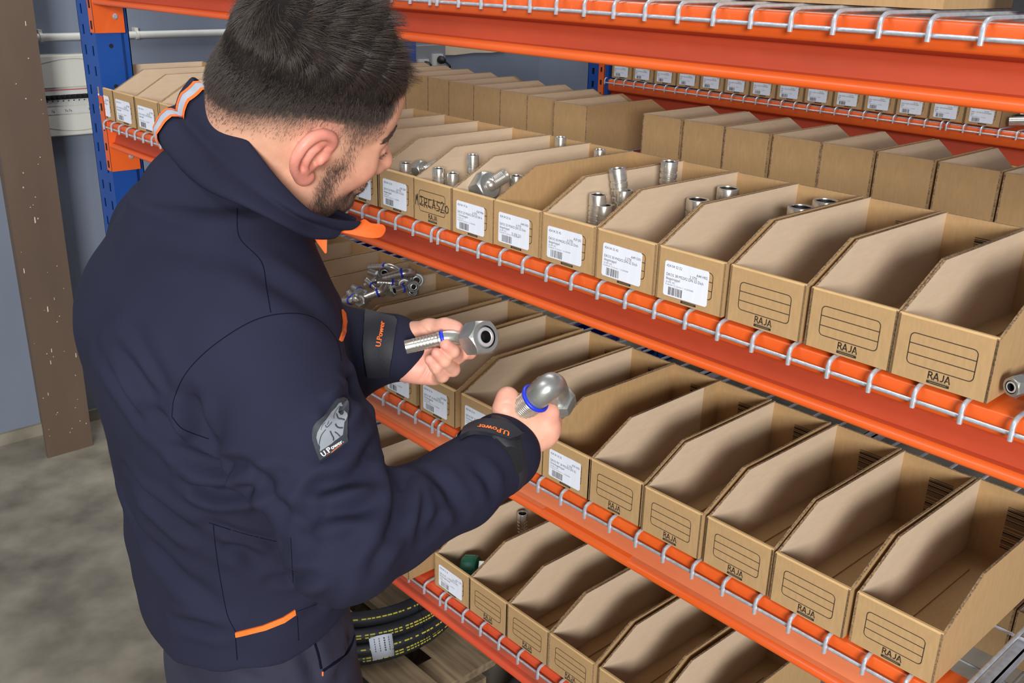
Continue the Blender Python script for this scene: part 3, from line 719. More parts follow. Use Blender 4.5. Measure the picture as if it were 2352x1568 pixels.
def surface_nets(D, lo, h):
    neg = D < 0
    c = np.zeros(tuple(n - 1 for n in D.shape), np.uint8)
    for i in (0, 1):
        for j in (0, 1):
            for k in (0, 1):
                c += neg[i:D.shape[0] - 1 + i, j:D.shape[1] - 1 + j, k:D.shape[2] - 1 + k]
    act = (c > 0) & (c < 8)
    I = np.argwhere(act); idx = np.full(act.shape, -1, np.int64); idx[act] = np.arange(len(I))
    corners = [(i, j, k) for i in (0, 1) for j in (0, 1) for k in (0, 1)]
    val = np.stack([D[I[:, 0] + a, I[:, 1] + b, I[:, 2] + e] for a, b, e in corners], 1)
    P = np.zeros((len(I), 3)); cnt = np.zeros(len(I))
    for x in range(8):
        for y in range(x + 1, 8):
            A, B = np.array(corners[x]), np.array(corners[y])
            if np.abs(A - B).sum() != 1: continue
            va, vb = val[:, x], val[:, y]; m = (va < 0) != (vb < 0)
            t = np.where(m, va / np.where(m, va - vb, 1), 0)
            P += m[:, None] * (A + t[:, None] * (B - A)); cnt += m
    V = lo + h * (I + P / np.maximum(cnt, 1)[:, None])
    F = []
    for ax in range(3):
        o = [a for a in range(3) if a != ax]
        sl0 = [slice(None)] * 3; sl1 = [slice(None)] * 3; sl0[ax] = slice(0, -1); sl1[ax] = slice(1, None)
        s0, s1 = neg[tuple(sl0)], neg[tuple(sl1)]
        E = np.argwhere(s0 != s1)
        ok = (E[:, o[0]] > 0) & (E[:, o[1]] > 0) & (E[:, o[0]] < D.shape[o[0]] - 1) & (E[:, o[1]] < D.shape[o[1]] - 1)
        E = E[ok]
        q = []
        for d0, d1 in ((-1, -1), (0, -1), (0, 0), (-1, 0)):
            C = E.copy(); C[:, o[0]] += d0; C[:, o[1]] += d1; q.append(idx[C[:, 0], C[:, 1], C[:, 2]])
        q = np.stack(q, 1)
        flip = s0[E[:, 0], E[:, 1], E[:, 2]]
        if ax == 1: flip = ~flip
        q[~flip] = q[~flip][:, ::-1]
        F.append(q)
    return V, np.concatenate(F)
def smooth_mesh(V, F, it=2, lam=0.5):
    V = V.copy(); n = len(V); e = np.concatenate([F[:, [0, 1]], F[:, [1, 2]], F[:, [2, 3]], F[:, [3, 0]]])
    deg = np.bincount(e.ravel(), minlength=n)[:, None]
    for _ in range(it):
        acc = np.zeros_like(V)
        for i in range(3):
            acc[:, i] = np.bincount(e[:, 0], V[e[:, 1], i], n) + np.bincount(e[:, 1], V[e[:, 0], i], n)
        V += lam * (acc / np.maximum(deg, 1) - V)
    return V
def fast_mesh(name, V, F, mats, smooth=True):
    me = bpy.data.meshes.new(name); V = np.asarray(V, np.float32); F = np.asarray(F, np.int32); w = F.shape[1]
    me.vertices.add(len(V)); me.vertices.foreach_set('co', V.ravel())
    me.loops.add(F.size); me.loops.foreach_set('vertex_index', F.ravel())
    me.polygons.add(len(F)); me.polygons.foreach_set('loop_start', np.arange(0, F.size, w, dtype=np.int32)); me.polygons.foreach_set('loop_total', np.full(len(F), w, np.int32))
    if smooth: me.polygons.foreach_set('use_smooth', np.ones(len(F), dtype=bool))
    for m in mats: me.materials.append(m)
    me.update(calc_edges=True); me.validate()
    return me
def normals(V, F):
    n = np.cross(V[F[:, 2]] - V[F[:, 0]], V[F[:, 3]] - V[F[:, 1]]); N = np.zeros_like(V)
    for j in range(4):
        for i in range(3): N[:, i] += np.bincount(F[:, j], n[:, i], len(V))
    return N / np.maximum(np.linalg.norm(N, axis=1), 1e-12)[:, None]
def bvh_of(V, F): return BVHTree.FromPolygons([tuple(v) for v in V.tolist()], [tuple(f) for f in F.tolist()])
def hit(bv, px, py):
    r = ray(px, py); p, n, i, d = bv.ray_cast(Vector(CAM), Vector(r).normalized())
    if p is None: return None
    n = Vector(n)
    if n.dot(Vector(r)) > 0: n = -n
    return np.array(p), np.array(n)
def dense(pts, step):
    out = []
    for a, b in zip(pts, pts[1:]):
        a = np.array(a, float); b = np.array(b, float); n = max(1, int(np.linalg.norm(b - a) / step))
        for i in range(n): out.append(a + (b - a) * i / n)
    out.append(np.array(pts[-1], float)); return out
def spline(pts, n=8):
    P = [np.array(p, float) for p in pts]; P = [2 * P[0] - P[1]] + P + [2 * P[-1] - P[-2]]; out = []
    for i in range(1, len(P) - 2):
        for t in np.linspace(0, 1, n, endpoint=False):
            a, b, c, d = P[i - 1:i + 3]
            out.append(0.5 * ((2 * b) + (c - a) * t + (2 * a - 5 * b + 4 * c - d) * t * t + (3 * b - a - 3 * c + d) * t ** 3))
    out.append(P[-2]); return out
def crease(V, N, bv, px, depth, width, side=0.0):
    """presses a soft fold into the surface along a line; side adds a ridge beside it"""
    pts = []
    for q in dense(spline(px, 6), 5):
        h_ = hit(bv, *q)
        if h_: pts.append(h_[0])
    if len(pts) < 2: return
    pts = np.array(pts); n = len(pts); env = np.sin(np.linspace(0.12, math.pi - 0.12, n)) ** 0.6
    lo = pts.min(0) - 4 * width; hi = pts.max(0) + 4 * width
    m = np.where(np.all((V > lo) & (V < hi), axis=1))[0]
    if not len(m): return
    d = np.linalg.norm(V[m][:, None, :] - pts[None], axis=2); j = d.argmin(1); dm = d[np.arange(len(m)), j]
    amt = -depth * env[j] * (np.exp(-(dm / width) ** 2) - side * np.exp(-((dm - 2.0 * width) / width) ** 2))
    V[m] += N[m] * amt[:, None]
def drape_poly(name, bv, px, mats, parent, off=0.0012, thick=0.0012, step=7.0, rim=True):
    """a piece of cloth or rubber cut to an outline and laid on the surface, with thickness"""
    from mathutils.geometry import delaunay_2d_cdt
    P = [Vector((float(a), float(b))) for a, b in dense(list(px) + [px[0]], step)[:-1]]; n = len(P)
    xs = [p.x for p in P]; ys = [p.y for p in P]
    def inside(x, y):
        c = False; j = n - 1
        for i in range(n):
            if (P[i].y > y) != (P[j].y > y) and x < (P[j].x - P[i].x) * (y - P[i].y) / (P[j].y - P[i].y) + P[i].x: c = not c
            j = i
        return c
    inner = [Vector((x, y)) for x in np.arange(min(xs) + step * .6, max(xs), step) for y in np.arange(min(ys) + step * .6, max(ys), step) if inside(x, y) and min((Vector((x, y)) - p).length for p in P) > step * .45]
    vs, es, fs, *_ = delaunay_2d_cdt(P + inner, [(i, (i + 1) % n) for i in range(n)], [], 1, 0.01)
    top = []
    cen = Vector((sum(xs) / n, sum(ys) / n))
    for v in vs:
        h_ = hit(bv, v.x, v.y); t = 0.06
        while h_ is None and t < 0.7:
            q = v.lerp(cen, t); h_ = hit(bv, q.x, q.y)
            if h_ is not None:
                h_ = (CAM + ray(v.x, v.y) * float(((h_[0] - CAM) @ -RC[:, 2])), h_[1])
            t += 0.06
        top.append(h_)
    good = [i for i, t_ in enumerate(top) if t_ is not None]
    if not good: return ob(name, bpy.data.meshes.new(name), parent)
    for i, t_ in enumerate(top):
        if t_ is None:
            j = min(good, key=lambda q: (vs[q] - vs[i]).length); top[i] = (CAM + ray(vs[i].x, vs[i].y) * float((top[j][0] - CAM) @ -RC[:, 2]), top[j][1])
    V = [tuple(p + q * (off + thick)) for p, q in top] + [tuple(p + q * (off * 0.2)) for p, q in top]; k = len(vs)
    F = [tuple(f) for f in fs]
    fl = []
    for f in F:
        a, b, c = [Vector(V[i]) for i in f[:3]]
        fl.append(f if (b - a).cross(c - a).dot(Vector(top[f[0]][1])) > 0 else f[::-1])
    F = list(fl)
    cnt = {}
    for f in fl:
        for a, b in zip(f, f[1:] + f[:1]): cnt[(a, b)] = 1
    for (a, b) in cnt:
        if (b, a) not in cnt: F.append((b, a, a + k, b + k))
    me = me_from(name, V, F, mats); me.polygons.foreach_set('use_smooth', np.ones(len(me.polygons), dtype=bool)); me.set_sharp_from_angle(angle=math.radians(50))
    return ob(name, me, parent)
def drape_flat(name, bv, polys, mats, mi, parent, off):
    """flat print on a curved surface: list of (vertices px, faces)"""
    V = []; F = []; m = []
    for (vv, ff), q in zip(polys, mi):
        n = len(V); okk = True; pts = []
        for a, b in vv:
            h_ = hit(bv, a, b)
            if h_ is None: okk = False; break
            pts.append(tuple(h_[0] + h_[1] * off))
        if okk:
            V += pts; F += [tuple(i + n for i in f) for f in ff]; m += [q] * len(ff)
    return ob(name, me_from(name, V, F, mats, m), parent)
def drape_line(name, bv, px, width, mat_, parent, off=0.0008):
    pts = [hit(bv, *q) for q in dense(spline(px, 6), 5)]; pts = [p for p in pts if p]
    if len(pts) < 3: return None
    P = np.array([p[0] for p in pts]); Nn = np.array([p[1] for p in pts]); keep = [0]
    for i in range(1, len(P)):
        if np.linalg.norm(P[i] - P[keep[-1]]) < 0.03: keep.append(i)
    P = P[keep]; Nn = Nn[keep]
    T = np.gradient(P, axis=0); B = np.cross(T, Nn); B /= np.maximum(np.linalg.norm(B, axis=1), 1e-9)[:, None]
    V = np.concatenate([P + B * width / 2 + Nn * off * .3, P + Nn * off, P - B * width / 2 + Nn * off * .3]); n = len(P)
    F = [(i, i + 1, n + i + 1, n + i) for i in range(n - 1)] + [(n + i, n + i + 1, 2 * n + i + 1, 2 * n + i) for i in range(n - 1)]
    return ob(name, me_from(name, V, F, [mat_], smooth=True), parent)
# ------------------------------------------------------------------ the man
M['jacket'] = mat('navy_softshell', (35, 36, 54), 0.85, var=0.12, vscale=5, bump=0.12, bscale=420, spec=0.16)
M['jacket'].node_tree.nodes['Principled BSDF'].inputs['Sheen Weight'].default_value = 0.0
M['jacket'].node_tree.nodes['Principled BSDF'].inputs['Sheen Roughness'].default_value = 0.4
M['navy_dark'] = mat('navy_seam', (20, 21, 32), 0.95, spec=0.0)
M['cuff'] = mat('black_cuff_tab', (26, 26, 36), 0.65, bump=0.1, bscale=300)
M['velcro'] = mat('black_velcro', (20, 20, 24), 0.95, bump=0.9, bscale=700)
M['trouser'] = mat('navy_trousers', (35, 36, 56), 0.8, var=0.12, vscale=8, bump=0.15, bscale=350)
M['hivis'] = mat('orange_trim', (250, 116, 40), 0.55)
M['orange_lining'] = mat('orange_lining', (246, 106, 34), 0.7, bump=0.1, bscale=120)
M['reflect'] = mat('silver_reflective', (176, 182, 196), 0.4, var=0.1, vscale=60)
M['rubber_patch'] = mat('dark_grey_patch', (52, 56, 62), 0.45)
M['patch_grey'] = mat('light_grey_print', (134, 140, 146), 0.5)
M['white'] = mat('white_print', (236, 236, 238), 0.5)
M['skin'] = mat('skin', (214, 160, 132), 0.48, var=0.06, vscale=90, bump=0.10, bscale=500, attr='Col', spec=0.4)
ps = M['skin'].node_tree.nodes['Principled BSDF']
ps.inputs['Subsurface Weight'].default_value = 0.12; ps.inputs['Subsurface Radius'].default_value = (0.010, 0.004, 0.002); ps.inputs['Subsurface Scale'].default_value = 0.5
M['nail'] = mat('fingernail', (220, 160, 144), 0.6, spec=0.25)
M['hair'] = mat('dark_brown_hair_mass', (30, 26, 25), 0.95, spec=0.1, var=0.35, vscale=40, vstretch=(1, 1, 1), bump=0.5, bscale=160)
M['eyewhite'] = mat('eye_white', (226, 220, 214), 0.25)
M['iris'] = mat('iris_brown', (52, 34, 24), 0.2)
M['sole'] = mat('shoe_rubber', (24, 24, 26), 0.7)
def strand_mat(name, c1, c2, rough=0.45):
    m = bpy.data.materials.new(name); m.use_nodes = True; nt = m.node_tree; p = nt.nodes['Principled BSDF']
    hi = nt.nodes.new('ShaderNodeHairInfo'); r = nt.nodes.new('ShaderNodeValToRGB')
    r.color_ramp.elements[0].color = (*lin(c1), 1); r.color_ramp.elements[1].color = (*lin(c2), 1); r.color_ramp.elements[1].position = 1.0
    nt.links.new(hi.outputs['Random'], r.inputs[0]); nt.links.new(r.outputs[0], p.inputs['Base Color']); p.inputs['Roughness'].default_value = rough
    return m
M['strand'] = strand_mat('hair_strand', (25, 21, 21), (80, 66, 56), 0.36)
M['strand_short'] = strand_mat('clipped_hair', (38, 32, 30), (84, 70, 62))
M['beard'] = strand_mat('beard_hair', (50, 42, 38), (96, 80, 70))

BF_ = np.array([0.213, 0.977, 0.0]); BR_ = np.array([0.977, -0.213, 0.0])
BASE = np.array([1.66, -0.476, 0.0])
def BP(fw, rt, z): return BASE + BF_ * fw + BR_ * rt + np.array([0, 0, z])
man = thing('person', 'man in navy softshell jacket with orange trim, a steel fitting in each hand', 'person', (1.66, -0.476, 0))
MI = Matrix.Translation((-1.66, 0.476, 0.0))
def child(name, me, parent=None):
    """meshes of the man are made in world coordinates"""
    o = ob(name, me, parent or man); o.matrix_parent_inverse = MI if parent is None else parent.matrix_basis.inverted(); return o

# ---- head
HF = np.array([0.126, 0.961, -0.247]); HR = np.array([0.879, -0.224, -0.421]); HU = np.array([0.460, 0.164, 0.873])
HF /= np.linalg.norm(HF); HR -= HF * (HR @ HF); HR /= np.linalg.norm(HR); HU = np.cross(HR, HF)
HO = np.array([1.747, -0.387, 1.570])
HM = np.stack([HR, HF, HU], 1)              # columns r, f, u
def Hw(P): return HO + np.asarray(P) @ HM.T
def H(f, r, u): return (r, f, u)
NECKB_W = W(585, 470, 1.085)
nb = (NECKB_W - HO) @ HM
g = Field((-0.105, -0.135, -0.215), (0.112, 0.145, 0.115), 0.002)
g.ell(H(0, 0, 0.005), (0.0765, 0.098, 0.092), k=0)
g.ell(H(-0.03, 0, -0.022), (0.067, 0.072, 0.072), k=.02)
g.ell(H(0.047, 0, 0.012), (0.062, 0.052, 0.062), k=.02)
g.ell(H(0.042, 0, -0.058), (0.057, 0.052, 0.070), k=.02)
for s_ in (-1, 1):
    g.cone(H(0.004, .052 * s_, -0.085), H(0.066, .020 * s_, -0.118), .020, .018, k=.025)
    g.ell(H(0.056, .044 * s_, -0.056), (.022, .026, .026), k=.02)
    g.cone(H(0.094, .012 * s_, -0.016), H(0.072, .048 * s_, -0.016), .009, .008, k=.014)
    g.cone(H(0.02, .06 * s_, -0.03), H(0.066, .05 * s_, -0.046), .012, .011, k=.02)
g.ell(H(0.080, 0, -0.119), (.024, .018, .017), k=.02)
g.cone(H(0.097, 0, -0.026), H(0.117, 0, -0.064), .0085, .0105, k=.014)
g.ell(H(0.119, 0, -0.068), (.0125, .012, .011), k=.008)
for s_ in (-1, 1):
    g.ell(H(0.107, .0125 * s_, -0.072), (.0085, .011, .008), k=.006)
    g.ell(H(0.0985, .033 * s_, -0.036), (.0165, .0105, .0115), k=.012, sub=True)
g.ell(H(0.094, 0, -0.094), (.026, .010, .012), k=.012)
g.chain([H(.090, -.024, -.096), H(.1005, -.008, -.0905), H(.1015, 0, -.0915), H(.1005, .008, -.0905), H(.090, .024, -.096)], [.003, .005, .005, .005, .003], k=.006)
g.chain([H(.089, -.022, -.0985), H(.099, -.007, -.1025), H(.0995, .007, -.1025), H(.089, .022, -.0985)], [.003, .0055, .0055, .003], k=.006)
g.chain([H(.0925, -.026, -.0965), H(.106, 0, -.0968), H(.0925, .026, -.0965)], [.0012, .0012, .0012], k=.004, sub=True)
for s_ in (-1, 1):   # lids over the eyeballs, eyes cast down
    g.chain([H(.078, .044 * s_, -.037), H(.088, .038 * s_, -.033), H(.0925, .031 * s_, -.0325), H(.090, .022 * s_, -.036)], [.003, .0045, .005, .003], k=.006)
    g.chain([H(.077, .044 * s_, -.038), H(.086, .036 * s_, -.0435), H(.088, .026 * s_, -.0435), H(.089, .021 * s_, -.038)], [.003, .0038, .0038, .003], k=.006)
# neck
g.cone(H(-0.018, 0, -0.055), nb, .056, .060, k=.03)
g.cone(H(0.015, 0, -0.09), nb + np.array([.0, .03, 0]), .040, .05, k=.03)
# ears
for s_ in (1, -1):
    E = lambda f, u, r: H(f, r * s_, u)
    g.cone(E(-.004, -.03, .066), E(-.018, -.028, .080), .016, .008, k=.012, flat=((0, 0, 1), 1.3))
    nrm = np.array([0.86 * s_, 0.5, 0.05]); nrm /= np.linalg.norm(nrm)
    tf = np.cross(nrm, (0, 0, 1)); tf /= np.linalg.norm(tf); tu = np.cross(tf, nrm)
    g.ell(E(-.016, -.0285, .0835), (.004, .0175, .0265), axes=(nrm, tf, tu), k=.006)
    def dchain(P_, R__, k, sub=False):
        q = spline([np.append(np.array(a), b) for a, b in zip(P_, R__)], 4); g.chain([a[:3] for a in q], [a[3] for a in q], k=k, sub=sub)
    dchain([E(.004, -.026, .076), E(.006, -.013, .079), E(.000, -.004, .083), E(-.012, -.0005, .087), E(-.024, -.005, .091), E(-.0315, -.016, .094), E(-.033, -.030, .094), E(-.028, -.043, .090), E(-.019, -.053, .085), E(-.010, -.060, .080), E(-.003, -.058, .077)],
            [.003, .0036, .0038, .004, .0042, .0042, .004, .004, .0048, .0062, .005], .005)
    dchain([E(-.006, -.014, .082), E(-.015, -.018, .0865), E(-.020, -.028, .0885), E(-.018, -.039, .0865), E(-.010, -.047, .083)], [.0028, .003, .003, .003, .0028], .006)
    g.ell(E(-.007, -.033, .0845), (.008, .0085, .0115), k=.005, sub=True)
    dchain([E(.0, -.017, .086), E(-.012, -.010, .0905), E(-.024, -.017, .0945), E(-.0265, -.031, .0945), E(-.021, -.043, .0915)], [.0010, .0014, .0015, .0014, .0010], .004, True)
    g.cone(E(.004, -.031, .076), E(.001, -.036, .080), .005, .004, k=.005)
    g.cone(E(-.006, -.046, .078), E(-.010, -.044, .081), .0045, .004, k=.004)
HD = g.D.copy()
Vh, Fh = g.mesh(); Vh = smooth_mesh(Vh, Fh, 1, .5)
def ss(x): x = np.clip(x, 0, 1); return x * x * (3 - 2 * x)
def fade_line(f): return np.interp(f, [-.11, -.09, -.06, -.03, 0, .03, .05, .07, .09], [-.020, -.012, .006, .016, .022, .021, .022, .030, .045])
def hair_front(u, r): return np.interp(u, [0, .02, .04, .06, .08, .1], [.070, .070, .073, .080, .076, .06]) - 0.10 * np.maximum(0, .03 - np.abs(r)) * 0
SK = np.array(lin((222, 168, 140))); PK = np.array(lin((226, 140, 126))); ST = np.array(lin((88, 72, 64))); SC = np.array(lin((36, 31, 30)))
def head_color(V):
    r, f, u = V[:, 0], V[:, 1], V[:, 2]
    c = np.tile(SK, (len(V), 1))
    def mixc(c, col, w): return c * (1 - w[:, None]) + np.asarray(col) * w[:, None]
    ear = ss((np.abs(r) - .072) / .010) * (f < .012) * (f > -.05) * (u < .01) * (u > -.075)
    c = mixc(c, PK, ear * .75)
    c = mixc(c, PK, .35 * np.exp(-((f - .115) ** 2 + (u + .07) ** 2 + r ** 2) / .0004))
    c = mixc(c, PK, .25 * np.exp(-((f - .07) ** 2 + (u + .06) ** 2) / .0009))
    c = mixc(c, np.array(lin((196, 112, 100))), .6 * np.exp(-((f - .10) ** 2 + (u + .097) ** 2 * 2.5 + (r * .5) ** 2) / .00025))
    L = fade_line(f)
    notear = 1 - ear
    w = ss((u - (L - .048)) / .052) * ss((hair_front(u, r) + .004 - f) / .014) * notear
    c = mixc(c, SC, w ** 1.3 * .96)
    # stubble: sideburn, jaw, chin and moustache
    side = np.abs(r) > .03
    sb = np.exp(-((f - np.interp(u, [-.12, -.09, -.06, -.03, 0, .03], [.045, .024, .028, .033, .035, .036])) / .015) ** 2) * (u < .03) * side
    sb = sb * np.interp(u, [-.12, -.09, -.05, -.03, 0, .03], [1, 1, .85, .5, .5, .6])
    jaw = ss((-.078 - u) / .02) * ss((f + .002) / .02) * ss((.155 + u) / .02)
    mou = np.exp(-((u + .083) / .006) ** 2) * (f > .075) * (np.abs(r) < .032)
    b = np.clip(np.maximum(np.maximum(sb, jaw * .8), mou * .3), 0, 1) * notear
    c = mixc(c, ST, b * .52 * np.where(f > .06, .7, 1))
    return c, w, b
colh, wh, bh = head_color(Vh)
Vh_w = Hw(Vh)

# ---- hands
def hand_field(lo, hi): return Field(lo, hi, 0.0013)
LHp = {}
pts = [W(900, 803, 1.165), W(1060, 812, 1.17), W(985, 752, 1.12), W(1000, 880, 1.17)]
lo = np.min(pts, 0) - .05; hi = np.max(pts, 0) + .05
hl = hand_field(lo, hi)
wr = W(898, 803, 1.168)
hl.cone(W(820, 806, 1.18), wr, .028, .026, k=.0)
for (px, py, d), r0, r1 in (((1026, 772, 1.172), .015, .012), ((1036, 800, 1.178), .015, .0125), ((1026, 835, 1.172), .015, .0125), ((998, 858, 1.160), .015, .0125)):
    st = wr + (W(px, py, d) - W(1020, 815, 1.17)) * 0.35
    hl.cone(st, W(px, py, d), r0 + .002, r1, k=.014)
hl.ell(W(955, 772, 1.160), (.026, .0155, .0155), axes=(RC[:, 0], RC[:, 1], RC[:, 2]), k=.016)       # ball of the thumb
hl.ell(W(955, 845, 1.160), (.030, .0165, .0150), axes=(RC[:, 0], RC[:, 1], RC[:, 2]), k=.016)       # heel of the hand
hl.ell(W(972, 807, 1.185), (.034, .030, .012), axes=(RC[:, 0], RC[:, 1], RC[:, 2]), k=.015)
hl.chain([W(940, 772, 1.160), W(985, 755, 1.146), W(1022, 751, 1.134), W(1049, 757, 1.126)], [.0155, .0112, .0100, .0078], k=.006)
hl.ell(W(1040, 754, 1.129), (.011, .0088, .009), axes=(RC[:, 0], RC[:, 1], RC[:, 2]), k=.006)
FING = [([(1026, 772, 1.178), (1070, 798, 1.170), (1079, 809, 1.155), (1066, 813, 1.145)], [.0105, .0088, .0080, .0070]),
        ([(1038, 800, 1.178), (1051, 818, 1.146), (1040, 806, 1.119), (1023, 790, 1.109)], [.0110, .0088, .0080, .0068]),
        ([(1032, 836, 1.172), (1040, 848, 1.142), (1021, 829, 1.119), (1003, 811, 1.112)], [.0108, .0086, .0078, .0066]),
        ([(1000, 862, 1.160), (1016, 863, 1.138), (1001, 844, 1.122), (987, 826, 1.117)], [.0098, .0078, .0070, .0060])]
for P, R_ in FING: hl.chain([W(*p) for p in P], R_, k=.0022)
Vl, Fl = hl.mesh(); Vl = smooth_mesh(Vl, Fl, 2, .5)
pts = [W(1150, 1030, 1.10), W(1280, 940, 1.12), W(1200, 960, 1.16), W(1165, 900, 1.08)]
lo = np.min(pts, 0) - .055; hi = np.max(pts, 0) + .055
hr_ = hand_field(lo, hi)
wrr = W(1168, 1012, 1.104)
hr_.cone(W(1120, 1062, 1.085), wrr, .027, .027, k=.0)
for (px, py, d), r0, r1 in (((1252, 964, 1.110), .0135, .0125), ((1256, 985, 1.112), .0145, .0130), ((1247, 1004, 1.120), .015, .0125), ((1226, 1016, 1.134), .014, .0115)):
    st = wrr + (W(px, py, d) - W(1245, 992, 1.115)) * 0.35
    hr_.cone(st, W(px, py, d), r0 + .002, r1, k=.014)
hr_.ell(W(1208, 984, 1.114), (.034, .023, .014), axes=(RC[:, 0], RC[:, 1], RC[:, 2]), k=.015)
hr_.chain([W(1160, 990, 1.108), W(1160, 940, 1.102), W(1166, 914, 1.104), W(1186, 925, 1.130), W(1206, 945, 1.142)], [.0165, .0130, .0112, .0100, .0090], k=.008)
for P, R_ in [([(1252, 964, 1.108), (1263, 945, 1.108), (1258, 944, 1.130), (1238, 950, 1.140)], [.0115, .0100, .0095, .0082]),
              ([(1256, 985, 1.108), (1267, 968, 1.122), (1252, 962, 1.146), (1228, 965, 1.150)], [.0120, .0108, .0095, .0082]),
              ([(1247, 1004, 1.120), (1260, 992, 1.136), (1240, 984, 1.158), (1216, 985, 1.156)], [.0115, .0104, .0092, .0080]),
              ([(1226, 1016, 1.134), (1240, 1012, 1.150), (1222, 1002, 1.164), (1202, 1000, 1.160)], [.0105, .0090, .0082, .0072])]:
    hr_.chain([W(*p) for p in P], R_, k=.0045)
Vr, Fr = hr_.mesh(); Vr = smooth_mesh(Vr, Fr, 2, .5)
bl_, br_ = bvh_of(Vl, Fl), bvh_of(Vr, Fr)
Nl, Nr_ = normals(Vl, Fl), normals(Vr, Fr)
for L_, dp, wd_ in (([(960, 746), (978, 760), (992, 770)], .0012, .0022), ([(985, 750), (990, 760), (996, 768)], .0010, .0020), ([(985, 838), (975, 858), (964, 874)], .0016, .0022), ([(992, 848), (988, 862), (985, 874)], .0014, .0022), ([(997, 845), (1003, 858)], .001, .002), ([(918, 768), (932, 800), (930, 850)], .0008, .004)):
    crease(Vl, Nl, bl_, L_, dp, wd_)
for L_, dp, wd_ in (([(1145, 930), (1165, 925), (1185, 932)], .0008, .002), ([(1175, 1000), (1190, 1015), (1196, 1032)], .0006, .003)):
    crease(Vr, Nr_, br_, L_, dp, wd_)
# hidden inner figure: torso, arms, legs and feet, one solid with the neck
sh_r, el_r, wr_r = W(605, 800, 1.02), W(790, 1252, 0.935), W(1150, 1035, 1.092)
sh_l, el_l, wr_l = BP(0.0, -0.165, 1.385), BP(0.15, -0.17, 1.135), W(880, 803, 1.172)
FEET = {1: BP(0.02, .10, 0), -1: BP(0.0, -.11, 0)}
bd = Field((1.25, -0.95, -0.004), (2.15, -0.05, 1.56), 0.009)
bd.loft([.80, .95, 1.1, 1.25, 1.38, 1.42], [1.672] * 6, [-.475] * 6, [.095, .095, .09, .10, .08, .06], [.145, .14, .14, .155, .12, .08], BF_, BR_, k=.02)
bd.cone(BP(0, 0, 1.38), NECKB_W, .055, .052, k=.03)
bd.chain([sh_r, el_r, wr_r, W(1168, 1012, 1.104)], [.045, .034, .026, .024], k=.02); bd.chain([sh_l, el_l, wr_l, W(898, 803, 1.168)], [.045, .034, .026, .024], k=.02)
bd.cone(BP(0, 0, 1.40), sh_r, .05, .045, k=.03); bd.cone(BP(0, 0, 1.40), sh_l, .05, .045, k=.03)
for s_ in (1, -1):
    ft = FEET[s_]
    bd.chain([BP(0, .085 * s_, .86), ft + [0, 0, .48], ft + [0, 0, .09]], [.075, .05, .036], k=.03)
    bd.cone(ft + [0, 0, .045] - BF_ * .04, ft + [0, 0, .035] + BF_ * .16, .036, .03, k=.02)
Vb, Fb = bd.mesh(); Vb = smooth_mesh(Vb, Fb, 2)
SKH = np.array(lin((226, 172, 146)))
def hand_col(V, tips, pink):
    c = np.tile(SKH, (len(V), 1))
    for t, rad in tips:
        w = np.exp(-((V - t) ** 2).sum(1) / rad ** 2) * .5; c = c * (1 - w[:, None]) + PK * w[:, None]
    c = c * (1 - pink) + np.array(lin((226, 158, 142))) * pink
    return c
cl_ = hand_col(Vl, [(W(*P[-1]), .012) for P, _ in FING] + [(W(960, 850, 1.15), .025), (W(1050, 757, 1.12), .012)], .25)
cr_ = hand_col(Vr, [(W(1264, 948, 1.1), .012), (W(1262, 985, 1.11), .014), (W(1165, 915, 1.09), .014)], .05)
parts = [(Vh_w, Fh, colh), (Vl, Fl, cl_), (Vr, Fr, cr_), (Vb, Fb, np.tile(SK, (len(Vb), 1)))]
VV = np.concatenate([p[0] for p in parts]); off = 0; FF = []
for p in parts: FF.append(p[1] + off); off += len(p[0])
body_me = fast_mesh('body', VV, np.concatenate(FF), [M['skin']])
at_ = body_me.attributes.new('Col', 'FLOAT_COLOR', 'POINT'); cc = np.concatenate([np.concatenate([p[2] for p in parts]), np.ones((len(VV), 1))], 1)
at_.data.foreach_set('color', cc.astype(np.float32).ravel())
body = child('body', body_me)
for px, py, a, b, rot in ((1045, 751, 12, 6, 8), (1023, 795, 8, 5.5, 40), (1003, 810, 8, 5, 40), (989, 825, 6.5, 4.5, 45)):
    c_, s__ = math.cos(math.radians(rot)), math.sin(math.radians(rot))
    el = [(px + a * math.cos(t) * c_ - b * math.sin(t) * s__, py + a * math.cos(t) * s__ + b * math.sin(t) * c_) for t in np.linspace(0, 2 * math.pi, 14)[:-1]]
    drape_poly('fingernail', bl_, el, [M['nail']], body, off=.0002, thick=.0004, step=3)
# eyes
for s_ in (1, -1):
    mb = MB(); c_ = Hw(H(.0805, .033 * s_, -.0375)); gz = HF * .86 - HU * .42 + HR * .05; T = axisT(c_, gz)
    prof = [(.0001, -.0118)] + [(.0118 * math.sin(a), -.0118 * math.cos(a)) for a in np.linspace(.2, math.pi - .2, 12)] + [(.0001, .0121)]
    mb.lathe(prof, 20, T=T, marks=[0] * 9 + [1] * 4)
    o = child('eye', mb.mesh('eye', [M['eyewhite'], M['iris']], smooth=True))

# ---- hair: dense mass over the scalp, then single strands
r_, f_, u_ = np.meshgrid(*g.ax, indexing='ij')
Lf = fade_line(f_); wz = ss((u_ - Lf) / .03) * ss((hair_front(u_, r_) - f_) / .016)
top = ss((u_ - .035) / .05)
quiff = np.exp(-(((f_ - .066) / .035) ** 2 + ((u_ - .065) / .032) ** 2))
th = wz * (.0055 + .0165 * top + .014 * quiff + .0022 * np.sin(f_ * 260 + r_ * 190) * top) - .004 * (1 - wz)
Dh = HD - th.astype(np.float32)
Dh[:, :, g.ax[2] < -.05] = .05
gh_lo = g.lo
g2 = Field((-0.115, -0.145, -0.06), (0.115, 0.150, 0.150), 0.0025)
